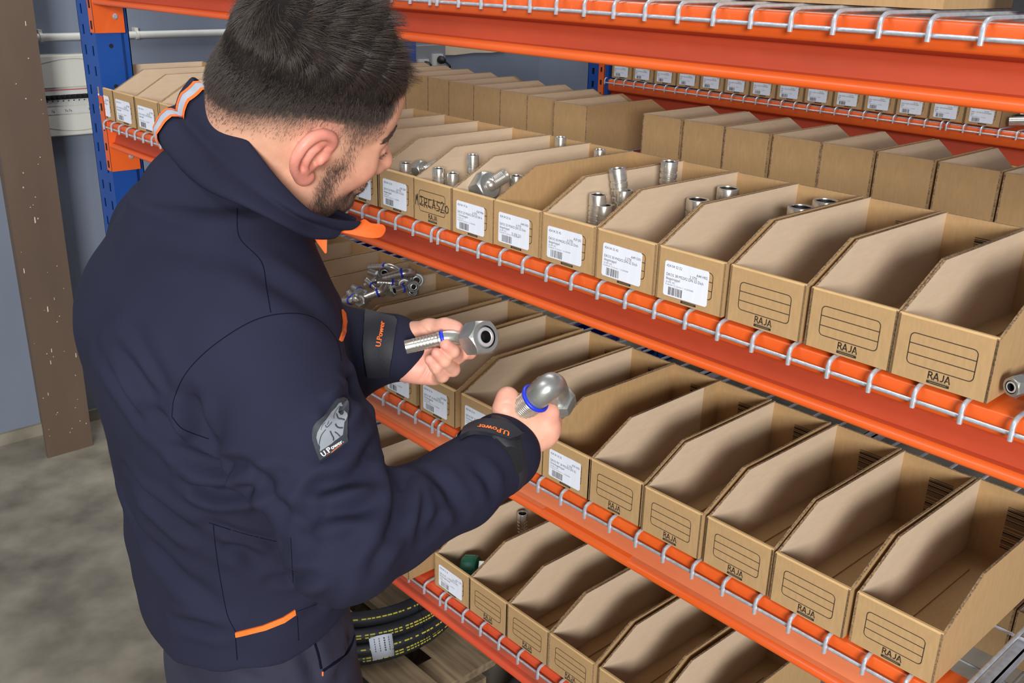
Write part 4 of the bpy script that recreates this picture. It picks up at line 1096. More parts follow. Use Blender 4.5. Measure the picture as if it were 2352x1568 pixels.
# resample the scalp distance on a larger grid (linear outside: distance grows with the offset)
R2, F2, U2 = np.meshgrid(*g2.ax, indexing='ij')
def samp(D, lo, h, X, Y, Z):
    q = [np.clip((A - lo[i]) / h, 0, D.shape[i] - 1.001) for i, A in enumerate((X, Y, Z))]
    ex = sum((np.maximum(np.abs((A - lo[i]) / h - q[i]) - .001, 0) * h) ** 2 for i, A in enumerate((X, Y, Z))) ** .5
    i0 = [a.astype(int) for a in q]; fr = [a - b for a, b in zip(q, i0)]; out = 0
    for a in (0, 1):
        for b in (0, 1):
            for c in (0, 1):
                w = (fr[0] if a else 1 - fr[0]) * (fr[1] if b else 1 - fr[1]) * (fr[2] if c else 1 - fr[2])
                out = out + w * D[i0[0] + a, i0[1] + b, i0[2] + c]
    return out + ex
D2 = samp(HD, g.lo, g.h, R2, F2, U2)
Lf = fade_line(F2); wz2 = ss((U2 - Lf) / .03) * ss((hair_front(U2, R2) - F2) / .016)
# the far clipped distance is capped, so measure the crown from the skull ellipsoid there
sk = (np.sqrt((R2 / .0765) ** 2 + (F2 / .098) ** 2 + ((U2 - .005) / .092) ** 2) - 1) * .085
D2 = np.where((U2 > .02), np.minimum(D2, sk + .0005), D2)
top2 = ss((U2 - .035) / .05); qu2 = np.exp(-(((F2 - .068) / .035) ** 2 + ((U2 - .065) / .034) ** 2))
top2 = ss((U2 + .01) / .115)
wz3 = ss((U2 - Lf + .026) / .10) * ss((hair_front(U2, R2) - F2) / .016)
th2 = wz3 * (.0012 + .0205 * top2 + .010 * qu2 + .0016 * np.sin(F2 * 240 + R2 * 170) * top2) - .0022 * (1 - ss((U2 - Lf + .026) / .03) * ss((hair_front(U2, R2) - F2) / .016))
Vq, Fq = surface_nets((D2 - th2).astype(np.float32), g2.lo, g2.h)
# keep only what belongs to the hair
wv = ss((Vq[:, 2] - fade_line(Vq[:, 1]) + .022) / .03) * ss((hair_front(Vq[:, 2], Vq[:, 0]) + .012 - Vq[:, 1]) / .016)
keepf = (wv[Fq].min(1) > .005)
used = np.unique(Fq[keepf]); remap = np.full(len(Vq), -1); remap[used] = np.arange(len(used))
Vq, Fq = Vq[used], remap[Fq[keepf]]
Vq = smooth_mesh(Vq, Fq, 2)
hair = child('hair', fast_mesh('hair', Hw(Vq), Fq, [M['hair']]))
def strands(name, P, mat_, rad, parent):
    n, k = P.shape[:2]
    hc = bpy.data.hair_curves.new(name); hc.add_curves([k] * n)
    hc.attributes['position'].data.foreach_set('vector', P.astype(np.float32).ravel())
    ra = hc.attributes.get('radius') or hc.attributes.new('radius', 'FLOAT', 'POINT')
    ra.data.foreach_set('value', np.tile(np.linspace(1, .35, k) * rad, n).astype(np.float32))
    hc.materials.append(mat_)
    o = child(name, hc, None); o['kind'] = 'stuff'; return o
rg = np.random.default_rng(3)
def sample_faces(V, F, n, wf=None):
    a = np.linalg.norm(np.cross(V[F[:, 2]] - V[F[:, 0]], V[F[:, 3]] - V[F[:, 1]]), axis=1)
    if wf is not None: a = a * wf
    i = rg.choice(len(F), n, p=a / a.sum()); s, t = rg.random(n)[:, None], rg.random(n)[:, None]
    v = V[F[i]]; p = (1 - s) * ((1 - t) * v[:, 0] + t * v[:, 3]) + s * ((1 - t) * v[:, 1] + t * v[:, 2])
    nn = np.cross(v[:, 2] - v[:, 0], v[:, 3] - v[:, 1]); nn /= np.linalg.norm(nn, axis=1)[:, None]
    return p, nn
p, nn = sample_faces(Vq, Fq, 40000, 1 + 1.0 * (1 - ss((Vq[Fq][:, :, 2].mean(1) - .03) / .03)) + 1.8 * np.exp(-((Vq[Fq][:, :, 2].mean(1) - .048) / .022) ** 2))
whorl = np.array([0.012, -0.062, 0.085])
rad_ = p - whorl; rad_ -= nn * (rad_ * nn).sum(1)[:, None]; rad_ /= np.linalg.norm(rad_, axis=1)[:, None] + 1e-6
tp = ss((p[:, 2] - .045) / .04)[:, None]
dirv = tp * (rad_ * .9 + np.array([.0, .55, 0]) + .45 * np.cross(nn, rad_)) + (1 - tp) * (np.array([0, -.22, -1.0]) + .35 * rad_)
dirv += rg.normal(0, .13, dirv.shape); dirv -= nn * (dirv * nn).sum(1)[:, None]; dirv /= np.linalg.norm(dirv, axis=1)[:, None]
ln = (.010 + .016 * tp[:, 0]) * rg.uniform(.6, 1.3, len(p)); low = ss((p[:, 2] - fade_line(p[:, 1]) + .015) / .045); ln *= .50 + .50 * low
t = np.linspace(0, 1, 5)[None, :, None]
lift = rg.uniform(.06, .30, (len(p), 1, 1)) + .12 * (1 - low[:, None, None])
PS = p[:, None] - nn[:, None] * (.0015 * low[:, None, None]) + dirv[:, None] * ln[:, None, None] * t + nn[:, None] * ln[:, None, None] * lift * (1.6 * t - 1.0 * t * t)
cc_ = rg.choice(len(p), 1500, replace=False); near = np.empty(len(p), int)
for a in range(0, len(p), 4000): near[a:a + 4000] = cc_[((p[a:a + 4000, None] - p[None, cc_]) ** 2).sum(2).argmin(1)]
PS += (PS[near] - p[near][:, None] + p[near][:, None] - PS) * (.38 * t ** 1.5)
strands('hair_strands', Hw(PS), M['strand'], .00015, hair)
# clipped fade and beard
fv = wh[Fh].mean(1); hd = (Vh[Fh][:, :, 2].mean(1) > -.09)
p, nn = sample_faces(Vh, Fh, 22000, np.clip(fv * 1.2 - .1, 0, 1) * hd)
dirv = np.array([0, -.35, -1.0]) + rg.normal(0, .25, p.shape); dirv -= nn * (dirv * nn).sum(1)[:, None]; dirv /= np.linalg.norm(dirv, axis=1)[:, None]
hh = ss((p[:, 2] - fade_line(p[:, 1]) + .02) / .03)
ln = rg.uniform(.0015, .004, len(p)) + .009 * hh ** 2; t3 = np.linspace(0, 1, 3)[None, :, None]
PS = p[:, None] + dirv[:, None] * ln[:, None, None] * t3 + nn[:, None] * ln[:, None, None] * (.35 * t3)
strands('clipped_fade', Hw(PS), M['strand_short'], .00012, body)
p, nn = sample_faces(Vh, Fh, 12000, np.clip(bh[Fh].mean(1) * 1.3 - .2, 0, 1) ** 1.5)
dirv = np.array([0, .25, -1.0]) + rg.normal(0, .3, p.shape); dirv -= nn * (dirv * nn).sum(1)[:, None]; dirv /= np.linalg.norm(dirv, axis=1)[:, None]
ln = rg.uniform(.003, .007, len(p))
PS = p[:, None] + dirv[:, None] * ln[:, None, None] * t3 + nn[:, None] * ln[:, None, None] * (.5 * t3 - .25 * t3 * t3)
strands('beard', Hw(PS), M['beard'], .00011, body)
PB = []
bhd = bvh_of(Vh, Fh)
def face_pt(r, u, f0=.2, d=(0, -1, 0)):
    q = bhd.ray_cast(Vector((r, f0, u)), Vector(d).normalized()); return (np.array(q[0]), np.array(q[1])) if q[0] is not None else None
for s_ in (1, -1):
    for i in range(420):
        q = rg.random(); h_ = face_pt((.012 + .047 * q) * s_, -.012 + .009 * math.sin(q * 2.8) + rg.normal(0, .0016))
        if h_ is None: continue
        n_ = h_[1]; n_ = n_ if n_[1] > 0 or abs(n_[0]) > .5 else -n_
        d_ = np.array([s_ * .8, -.5, .12 - .3 * q]) + rg.normal(0, .15, 3); d_ -= n_ * (d_ @ n_); d_ /= np.linalg.norm(d_); L_ = rg.uniform(.006, .010)
        PB.append([h_[0], h_[0] + d_ * L_ * .5 + n_ * .0016, h_[0] + d_ * L_ + n_ * .0010])
strands('eyebrow', Hw(np.array(PB)), M['beard'], .00025, body)
PB = []
for s_ in (1, -1):
    for i in range(50):
        q = i / 49; base = np.array(H(.093 - .013 * abs(q - .3) * 1.4, (.022 + .022 * q) * s_, -.0375)); d_ = np.array([s_ * .3, .9, -.35]) + rg.normal(0, .1, 3)
        PB.append([base, base + d_ * .005, base + d_ * .0095 + np.array([0, 0, .002])])
strands('eyelashes', Hw(np.array(PB)), M['beard'], .00030, body)
# ---- jacket
def pin(o):
    if o: o.matrix_parent_inverse = MI if o.parent is man else Matrix.Identity(4)
    return o
SIL = [(.835, 455, 812, .0), (.862, 410, 817, .0), (.894, 346, 822, .0), (.94, 305, 824, 0), (1.0, 285, 826, 0), (1.094, 268, 826, 0), (1.2, 215, 836, 0), (1.322, 152, 800, 0)]
zs, cxs, cys, aa, bb = [], [], [], [], []
for z, L_, R_, _ in SIL:
    b = BASE + np.array([0.005, 0, z]); q = RC.T @ (b - CAM); d = -q[2]; px = 1176 + FPX * q[0] / d
    sh = ((L_ + R_) / 2 - px) * d / FPX; hw = (R_ - L_) / 2 * d / FPX
    c = b + sh * np.array([RC[0, 0], RC[1, 0], 0])
    zs.append(z); cxs.append(c[0]); cys.append(c[1]); aa.append(.885 * hw); bb.append(1.28 * hw)
zs += [1.375, 1.415, 1.445]; cxs += [cxs[-1] + .004, cxs[-1] + .012, cxs[-1] + .02]; cys += [cys[-1] + .003, cys[-1] + .008, cys[-1] + .012]; aa += [.122, .095, .07]; bb += [.19, .15, .10]
TC = np.array([cxs[7], cys[7]])
jk = Field((1.26, -0.86, 0.825), (2.14, -0.12, 1.56), 0.0036)
jk.loft(zs, cxs, cys, aa, bb, BF_, BR_, k=.0, p=2.25)
nbk = W(500, 420, 1.085)
SHR = W(600, 795, 1.005); SHL = np.array([TC[0], TC[1], 0]) - BR_ * .165 + np.array([0, 0, 1.365])
jk.cone(nbk + np.array([0, 0, -.02]), SHR + np.array([-.02, .0, .025]), .062, .066, k=.05)
jk.cone(nbk + np.array([0, 0, -.02]), SHL + np.array([.02, 0, .02]), .060, .062, k=.05)
jk.ell(nbk + np.array([0.0, 0, -.03]), (.085, .085, .06), k=.04)
# left arm across the chest
jk.chain([SHL, el_l, W(800, 812, 1.19), W(905, 800, 1.168)], [.070, .054, .047, .041], k=.03)
# right arm
ARM_R = [SHR, W(700, 1015, .965), W(795, 1245, .930), W(905, 1195, .985), W(1050, 1115, 1.045), W(1150, 1040, 1.092)]
jk.chain(ARM_R[:3], [.078, .064, .0535], k=.028)
jk.chain(ARM_R[2:], [.0535, .049, .0445, .0435], k=.014)
jk.ell(W(770, 1275, .945), (.045, .04, .04), k=.02)
# soft bulges of cloth
for px, py, d, r in ((470, 830, 1.02, .055), (330, 640, 1.06, .07), (650, 1330, 1.17, .05), (760, 860, 1.03, .05)):
    pass
_f = (jk.ax[0][:, None] - BASE[0]) * BF_[0] + (jk.ax[1][None, :] - BASE[1]) * BF_[1]
jk.D = np.maximum(jk.D, ((.908 + .22 * ((jk.ax[0][:, None] - BASE[0]) * BR_[0] + (jk.ax[1][None, :] - BASE[1]) * BR_[1]) + .35 * np.maximum(0, _f))[:, :, None] - jk.ax[2][None, None, :]).astype(np.float32))
Vj, Fj = jk.mesh(); Vj = smooth_mesh(Vj, Fj, 3)
bj0 = bvh_of(Vj, Fj); Nj = normals(Vj, Fj)
CR = [
 ([(255, 790), (300, 850), (350, 920), (392, 965)], .007, .009, .6), ([(225, 800), (300, 910), (400, 1010), (470, 1050)], .006, .010, .5), ([(340, 935), (400, 985), (450, 1015)], .005, .007, .5),
 ([(300, 780), (340, 850), (385, 930)], .005, .014, .4), ([(410, 1035), (500, 1058), (590, 1078)], .006, .007, .7), ([(415, 1062), (490, 1076), (560, 1090)], .005, .006, .6), ([(470, 1120), (560, 1122), (640, 1092)], .007, .008, .6),
 ([(290, 1080), (350, 1150), (430, 1205), (475, 1225)], .006, .009, .6), ([(430, 1105), (490, 1135), (545, 1150)], .006, .007, .6), ([(268, 1090), (310, 1200), (400, 1310), (515, 1402)], .005, .012, .4), ([(400, 1425), (460, 1440), (522, 1448)], .004, .008, .5),
 ([(480, 1200), (570, 1228), (655, 1252)], .004, .006, .5), ([(505, 1255), (555, 1262), (592, 1290)], .005, .009, .5), ([(440, 905), (452, 950), (475, 1000)], .008, .010, .5), ([(350, 1170), (420, 1215), (470, 1250)], .004, .008, .5), ([(620, 1330), (680, 1325), (745, 1322)], .004, .006, .5),
 ([(700, 1185), (735, 1130), (790, 1110), (850, 1092)], .006, .008, .6), ([(700, 1192), (780, 1172), (862, 1166)], .006, .008, .6), ([(900, 1090), (912, 1150), (900, 1220)], .009, .009, .5), ([(850, 1320), (878, 1260), (898, 1200)], .004, .008, .4), ([(868, 1010), (835, 1060), (800, 1100)], .005, .007, .5),
 ([(760, 945), (785, 930), (805, 905)], .006, .007, .6), ([(806, 868), (824, 890), (818, 908)], .011, .011, .3), ([(760, 960), (790, 955), (815, 940)], .004, .006, .5), ([(925, 1095), (948, 1150), (955, 1205)], .006, .008, .6), ([(985, 1080), (1035, 1130), (1062, 1180)], .005, .008, .5), ([(1090, 1065), (1120, 1100), (1135, 1140)], .004, .007, .5),
 ([(600, 1120), (660, 1180), (740, 1260)], .006, .010, .0), ([(960, 1240), (1000, 1200), (1030, 1160)], .003, .007, .5), ([(780, 1290), (800, 1240), (840, 1180)], .003, .010, .4), ([(560, 600), (620, 640), (700, 690), (760, 740)], .004, .012, .4), ([(330, 520), (420, 560), (520, 590)], .003, .016, .4), ([(540, 1060), (590, 1090), (640, 1160)], .005, .010, .4),
 ([(640, 1090), (700, 1110), (760, 1108)], .004, .008, .4), ([(770, 640), (790, 720), (800, 790)], .003, .008, .3), ([(690, 1420), (740, 1385), (790, 1320)], .003, .008, .4)]
q_ = Vj @ RC
Vj += Nj * (.0010 * np.sin(q_[:, 0] * 34 + q_[:, 1] * 61 + 2 * np.sin(q_[:, 1] * 17)) + .0012 * np.sin(q_[:, 0] * 75 - q_[:, 1] * 42 + q_[:, 2] * 30 + 1.3 * np.sin(q_[:, 0] * 23)))[:, None] * np.clip((1.40 - Vj[:, 2]) / .12, .25, 1)[:, None]
for L_, dp, wd_, sd in CR: crease(Vj, Nj, bj0, L_, dp * 1.45, wd_ * 1.0, sd * 1.3)
Vj = smooth_mesh(Vj, Fj, 2, .45)
jacket = child('jacket', fast_mesh('jacket', Vj, Fj, [M['jacket']]))
bj = bvh_of(Vj, Fj)
for L_ in ([(395, 957), (400, 915), (425, 860), (470, 810), (530, 765), (585, 735), (640, 721), (700, 722), (745, 745), (775, 785), (785, 830)], [(395, 957), (420, 985), (480, 1008)], [(490, 1205), (497, 1270), (508, 1340), (522, 1410), (541, 1450)], [(668, 1235), (673, 1325), (680, 1400)], [(682, 1404), (740, 1378), (786, 1318)], [(545, 478), (550, 545), (600, 600), (612, 660), (622, 718)], [(541, 1462), (543, 1490), (545, 1515)], [(683, 1415), (686, 1470)], [(480, 1200), (560, 1225), (665, 1250)]):
    o = drape_line('seam', bj, L_, .0010, M['navy_dark'], man, .0004)
    pin(o)
def jdrape(name, px, mats, off=.001, thick=.0012, step=7, parent=None):
    o = drape_poly(name, bj, px, mats, parent or man, off, thick, step); pin(o); return o
jdrape('orange_trim', [(541, 1451), (603, 1435), (650, 1416), (677, 1399), (678, 1410), (653, 1428), (610, 1445), (542, 1461)], [M['hivis']])
jdrape('orange_trim', [(784, 711), (791, 720), (794.5, 740), (791.5, 762), (783.5, 785), (778, 780), (785, 760), (787, 737)], [M['hivis']])
o = jdrape('zip_placket', [(717, 541), (748, 535), (746.5, 556), (746, 582), (733, 564)], [M['orange_lining']])
o = jdrape('orange_trim', [(780, 650), (786, 660), (788, 668), (782, 658)], [M['hivis']], step=4)
# rubber sleeve badge
def Z(pts): return [(650 + a / 7.127, 880 + b / 7.127) for a, b in pts]
badge = jdrape('sleeve_badge', Z([(935, 222), (870, 252), (805, 340), (765, 395), (700, 480), (640, 560), (560, 640), (500, 720), (478, 790), (468, 880), (478, 950), (540, 1150), (600, 1305), (760, 1200), (1036, 965), (1015, 850), (1030, 720), (1060, 610), (1098, 480), (1090, 400), (1040, 320), (1000, 265)]), [M['rubber_patch']], off=.001, thick=.003, step=6)
bb_ = BVHTree.FromPolygons([tuple(v.co) for v in badge.data.vertices], [tuple(p_.vertices) for p_ in badge.data.polygons])
head_px = Z([(945, 310), (970, 378), (925, 375), (905, 420), (908, 480), (945, 528), (985, 520), (1000, 490), (1003, 450), (1055, 500), (1058, 540), (1030, 605), (1005, 640), (995, 700), (990, 740), (975, 840), (940, 865), (910, 895), (840, 945), (800, 985), (600, 1120), (608, 1040), (590, 1000), (575, 1005), (545, 890), (560, 810), (620, 700), (720, 580), (790, 470), (870, 390), (910, 330)])
o = drape_poly('lion_emblem', bb_, head_px, [M['patch_grey']], badge, off=.0003, thick=.0004, step=5); pin(o)
bb2 = BVHTree.FromPolygons([tuple(v.co) for v in o.data.vertices], [tuple(p_.vertices) for p_ in o.data.polygons])
mbp = []; mm_ = []
def stroke_px(pts, w):
    P = dense(spline(pts, 4), 12)
    for a, b in zip(P, P[1:]):
        d_ = b - a; l = np.linalg.norm(d_)
        if l < 1e-6: continue
        n_ = np.array([-d_[1], d_[0]]) / l * w / 2
        mbp.append((Z([a + n_, b + n_, b - n_, a - n_]), [(0, 1, 2, 3)])); mm_.append(0)
for pts, w in (([(865, 495), (880, 515), (905, 575), (960, 585), (1030, 605)], 22), ([(855, 665), (880, 710), (930, 730), (995, 725)], 24), ([(770, 780), (800, 850), (825, 900), (815, 980)], 22), ([(845, 795), (890, 825), (930, 870)], 20), ([(690, 685), (710, 720), (745, 700), (800, 635)], 12), ([(700, 755), (640, 830), (610, 900), (590, 1000)], 14), ([(835, 580), (830, 540), (860, 450), (925, 370)], 9), ([(620, 765), (640, 700), (690, 640)], 9), ([(740, 650), (720, 680), (750, 620)], 8)): stroke_px(pts, w)
o2 = drape_flat('emblem_line', bb2, mbp, [M['rubber_patch']], mm_, badge, .0005); pin(o2)
mbp = []; mm_ = []
def text_px(string, p0, p1, size, fade, matn, bold=True):
    """lettering along a line of the badge, growing smaller towards its end"""
    V, F, w = glyphs(string); p0 = np.array(p0, float); p1 = np.array(p1, float); d_ = (p1 - p0); n_ = np.array([d_[1], -d_[0]]) / np.linalg.norm(d_)
    for dx in ((-.035, .035) if bold else (0,)):
        vv = [p0 + d_ * ((v[0] + dx) / w) + n_ * size * (1 + (fade - 1) * v[0] / w) * v[1] for v in V]
        mbp.append((Z(vv), F)); mm_.append(matn)
text_px('U', (655, 1215), (715, 1172), 125, 1, 0); text_px('.', (718, 1170), (740, 1152), 120, 1, 1); text_px('P', (748, 1148), (798, 1108), 130, 1, 0); text_px('ower.', (800, 1090), (990, 962), 105, .75, 0)
mbp.append((Z([(785, 1130), (955, 988), (960, 996), (790, 1142)]), [(0, 1, 2, 3)])); mm_.append(1)
o3 = drape_flat('badge_lettering', bb_, mbp, [M['white'], M['hivis']], mm_, badge, .0006); pin(o3)
# cuffs: tab with velcro under it
Q = lambda pts: [(1020 + a / 6.03, 840 + b / 6.03) for a, b in pts]
def cuff_ring(a, b, ra, rb, name):
    mb = MB(); a = np.array(a); b = np.array(b); z = (b - a); L_ = np.linalg.norm(z)
    mb.lathe([(ra - .006, -.001), (ra, 0), (ra + .001, L_ * .3), (rb + .001, L_ * .7), (rb, L_ - .002), (rb - .003, L_), (rb - .007, L_ - .002), (rb - .010, L_ * .6)], 40, T=axisT(a, z), cap=False)
    return child(name, mb.mesh(name, [M['cuff']], smooth=True))
cuff_ring(W(1118, 1062, 1.075), W(1163, 1023, 1.098), .0455, .0415, 'cuff_band')
cuff_ring(W(848, 803, 1.178), W(909, 799, 1.166), .0435, .0385, 'cuff_band')
allv = []; allf = []
for o_ in [c_ for c_ in man.children if c_.name.startswith('cuff_band')]:
    n = len(allv); allv += [tuple(v.co) for v in o_.data.vertices]; allf += [tuple(i + n for i in p_.vertices) for p_ in o_.data.polygons]
n = len(allv); allv += [tuple(v) for v in Vj.tolist()]; allf += [tuple(i + n for i in f) for f in Fj.tolist()]
bc_ = bj
def cdrape(name, px, mats, off, thick, step, parent=None):
    o = drape_poly(name, bc_, px, mats, parent or man, off, thick, step); pin(o); return o
tabR = cdrape('cuff_tab', Q([(300, 905), (380, 850), (480, 805), (600, 787), (740, 800), (850, 822), (960, 880), (1070, 968), (1040, 990), (960, 1022), (880, 1050), (790, 1025), (700, 995), (560, 965), (420, 955), (330, 975), (230, 1030)]), [M['cuff']], .0030, .0030, 6)
velR = cdrape('velcro', Q([(700, 1030), (880, 1075), (1030, 1030), (1062, 1140), (1080, 1300), (1060, 1440), (985, 1500), (960, 1380), (900, 1250), (820, 1140)]), [M['velcro']], .0022, .001, 6)
tabL = cdrape('cuff_tab', [(838, 719), (905, 735), (911, 742), (904, 800), (895, 858), (838, 862), (830, 800)], [M['cuff']], .0030, .003, 6)
def bvo(o): return BVHTree.FromPolygons([tuple(v.co) for v in o.data.vertices], [tuple(p_.vertices) for p_ in o.data.polygons])
def word_px(name, bv, parent, string, p0, p1, size, mat_, curve=0.0):
    V, F, w = glyphs(string); p0 = np.array(p0, float); p1 = np.array(p1, float); d_ = p1 - p0; n_ = np.array([d_[1], -d_[0]]) / np.linalg.norm(d_)
    polys = []
    for dx in (-.03, .03):
        polys.append(([p0 + d_ * ((v[0] + dx) / w) + n_ * (size * v[1] + curve * 4 * (v[0] / w) * (1 - v[0] / w)) for v in V], F))
    o = drape_flat(name, bv, polys, [mat_], [0] * len(polys), parent, .0006); pin(o); return o
word_px('cuff_lettering', bvo(tabL), tabL, 'U.Power', (874, 797), (884, 739), 17, M['hivis'])
word_px('cuff_lettering', bvo(tabR), tabR, 'U.Power', (1171, 992), (1098, 974), 15, M['hivis'], curve=-3)

# ---- collar
bot = [(738, 548, 1.05), (690, 545, 1.02), (640, 520, .985), (560, 480, .97), (470, 440, .982), (405, 388, 1.01), (362, 335, 1.055), (352, 305, 1.10), (385, 300, 1.15), (480, 360, 1.19), (600, 450, 1.19), (690, 515, 1.15), (745, 542, 1.09)]
topr = [(833, 508, 1.055), (785, 505, 1.03), (720, 484, 1.000), (655, 424, .988), (590, 345, .990), (530, 265, 1.010), (478, 205, 1.045), (444, 180, 1.08), (462, 186, 1.13), (560, 290, 1.16), (660, 400, 1.16), (760, 470, 1.125), (822, 500, 1.085)]
TB = np.array(spline([W(*q) for q in bot], 8)); TT = np.array(spline([W(*q) for q in topr], 8)); nC = len(TB)
cenC = (TB.mean(0) + TT.mean(0)) / 2
rows = []
prof = [(0, -0.004), (.08, .002), (.18, .005), (.30, .005), (.42, .002), (.50, -.002), (.58, .000), (.70, .004), (.84, .004), (.95, .002), (1.0, 0.0)]
for v, o_ in prof:
    P = TB * (1 - v) + TT * v; od = P - cenC; ax_ = (TT.mean(0) - TB.mean(0)); ax_ /= np.linalg.norm(ax_); od -= (od @ ax_)[:, None] * ax_; od /= np.linalg.norm(od, axis=1)[:, None]
    kk = np.linspace(0, 1, nC); dent = 1 + 1.6 * np.exp(-((kk - .50) / .10) ** 2)
    wob = .003 * np.sin(kk * 23 + v * 3) * math.sin(math.pi * v)
    rows.append(P + od * (o_ * np.where(o_ < 0.004, dent, 1.0) + (-.004 * np.exp(-((kk - .52) / .07) ** 2) * math.exp(-((v - .5) / .12) ** 2)) + wob)[:, None])
VC = np.concatenate(rows); nr = len(prof); FC = [(a * nC + i, (a + 1) * nC + i, (a + 1) * nC + i + 1, a * nC + i + 1) for a in range(nr - 1) for i in range(nC - 1)]
me = me_from('collar', VC, FC, [M['jacket']], smooth=True); collar = child('collar', me)
md = collar.modifiers.new('thickness', 'SOLIDIFY'); md.thickness = .0055; md.offset = -1; md.use_even_offset = True
md = collar.modifiers.new('smooth', 'SUBSURF'); md.levels = 1; md.render_levels = 1
def collar_at(kf, v):
    i = kf * (nC - 1); i0 = int(min(i, nC - 2)); fr = i - i0; vs_ = [q[0] for q in prof]; j = max(0, min(len(vs_) - 2, int(np.searchsorted(vs_, v) - 1))); fv_ = (v - vs_[j]) / (vs_[j + 1] - vs_[j])
    P = lambda a, b: rows[a][b]
    p_ = (P(j, i0) * (1 - fr) + P(j, i0 + 1) * fr) * (1 - fv_) + (P(j + 1, i0) * (1 - fr) + P(j + 1, i0 + 1) * fr) * fv_
    e1 = P(j, i0 + 1) - P(j, i0); e2 = P(j + 1, i0) - P(j, i0); n_ = np.cross(e1, e2); n_ /= np.linalg.norm(n_)
    if n_ @ (p_ - cenC) < 0: n_ = -n_
    return p_, n_
def collar_band(name, k0, k1, mat_, parent, off=.0016):
    V = []; F = []; vs_ = np.linspace(0.02, .985, 26); ks = np.linspace(k0, k1, 4)
    for v in vs_:
        for k_ in ks:
            p_, n_ = collar_at(k_ + .012 * math.sin(v * 5), v); V.append(p_ + n_ * off)
    F = [(a * 4 + b, a * 4 + b + 1, (a + 1) * 4 + b + 1, (a + 1) * 4 + b) for a in range(25) for b in range(3)]
    return child(name, me_from(name, V, F, [mat_], smooth=True), None)
b1 = collar_band('reflective_stripe', .508, .537, M['reflect'], collar, .0020); b2 = collar_band('orange_piping', .500, .510, M['hivis'], collar, .0024); b3 = collar_band('orange_piping', .535, .545, M['hivis'], collar, .0024)
# orange flap of the open zip
fl = [(775, 531, 1.065), (822, 541, 1.07), (850, 546, 1.075), (874, 544, 1.08), (885, 529, 1.085), (880, 516, 1.085), (852, 512, 1.08), (836, 503, 1.075), (815, 516, 1.07)]
cF = W(838, 527, 1.082); nF = -ray(838, 527)
V = [tuple(W(*q)) for q in spline(fl + [fl[0]], 4)[:-1]]; n = len(V); th_ = np.array(RC[:, 2]) * .003
V = V + [tuple(np.array(v) - th_) for v in V] + [tuple(cF + th_ * .8), tuple(cF - th_)]
F = [(i, (i + 1) % n, 2 * n) for i in range(n)] + [(n + (i + 1) % n, n + i, 2 * n + 1) for i in range(n)] + [((i + 1) % n, i, n + i, n + (i + 1) % n) for i in range(n)]
child('zip_flap', me_from('zip_flap', V, F, [M['orange_lining']], smooth=True))

# ---- trousers and shoes
tr = Field((1.36, -0.78, 0.05), (1.98, -0.18, 0.96), 0.006)
cx0, cy0 = cxs[2], cys[2]
tr.loft([.74, .80, .86, .95], [cx0 + .004] * 4, [cy0 + .004] * 4, [.118, .120, .113, .105], [.172, .174, .168, .160], BF_, BR_, k=.0, p=2.3)
for s_ in (1, -1):
    hp = np.array([cx0, cy0, .80]) + BR_ * .082 * s_; ft = FEET[s_]
    tr.chain([hp, ft * .5 + hp * .5 + [0, 0, .02 - .0], ft + [0, 0, .07]], [.096, .078, .062], k=.03)
Vt, Ft = tr.mesh(); Vt = smooth_mesh(Vt, Ft, 3); bt0 = bvh_of(Vt, Ft); Nt = normals(Vt, Ft)
for L_, dp, wd_ in (([(700, 1500), (720, 1540), (735, 1566)], .006, .010), ([(690, 1485), (705, 1500), (725, 1535)], .004, .008), ([(480, 1525), (540, 1545), (600, 1566)], .005, .010), ([(800, 1450), (808, 1490), (770, 1560)], .008, .009)): crease(Vt, Nt, bt0, L_, dp, wd_, .4)
trousers = child('trousers', fast_mesh('trousers', Vt, Ft, [M['trouser']])); bt = bvh_of(Vt, Ft)
for nm, L_, w, mt in (('pocket_edge', [(808, 1402), (815, 1450), (795, 1500), (742, 1540)], .004, M['navy_dark']), ('pocket_edge', [(722, 1474), (732, 1505), (738, 1535)], .003, M['navy_dark']), ('back_pocket_welt', [(527, 1524), (590, 1523), (655, 1512)], .004, M['rubber_patch']), ('bar_tack', [(659, 1498), (660, 1506)], .002, M['hivis']), ('bar_tack', [(741, 1541), (741, 1551)], .002, M['hivis'])):
    o = drape_line(nm, bt, L_, w, mt, trousers, .0015)
    pin(o)
try:
    word_px('pocket_lettering', bt, trousers, 'U.Power', (607, 1525), (643, 1519), 9, M['white'])
except Exception: pass
for s_ in (1, -1):
    sh_ = Field(FEET[s_] - .22, FEET[s_] + [.22, .22, .16], .005); ft = FEET[s_]
    sh_.cone(ft + [0, 0, .052] - BF_ * .05, ft + [0, 0, .048] + BF_ * .15, .048, .042, k=0); sh_.cone(ft + [0, 0, .05], ft + [0, 0, .12], .052, .05, k=.03)
    X_ = sh_.ax[2]; sh_.D = np.maximum(sh_.D, (0.004 - X_)[None, None, :]).astype(np.float32)
    a, b = sh_.mesh(); child('shoe', fast_mesh('shoe', smooth_mesh(a, b, 1), b, [M['sole']]))

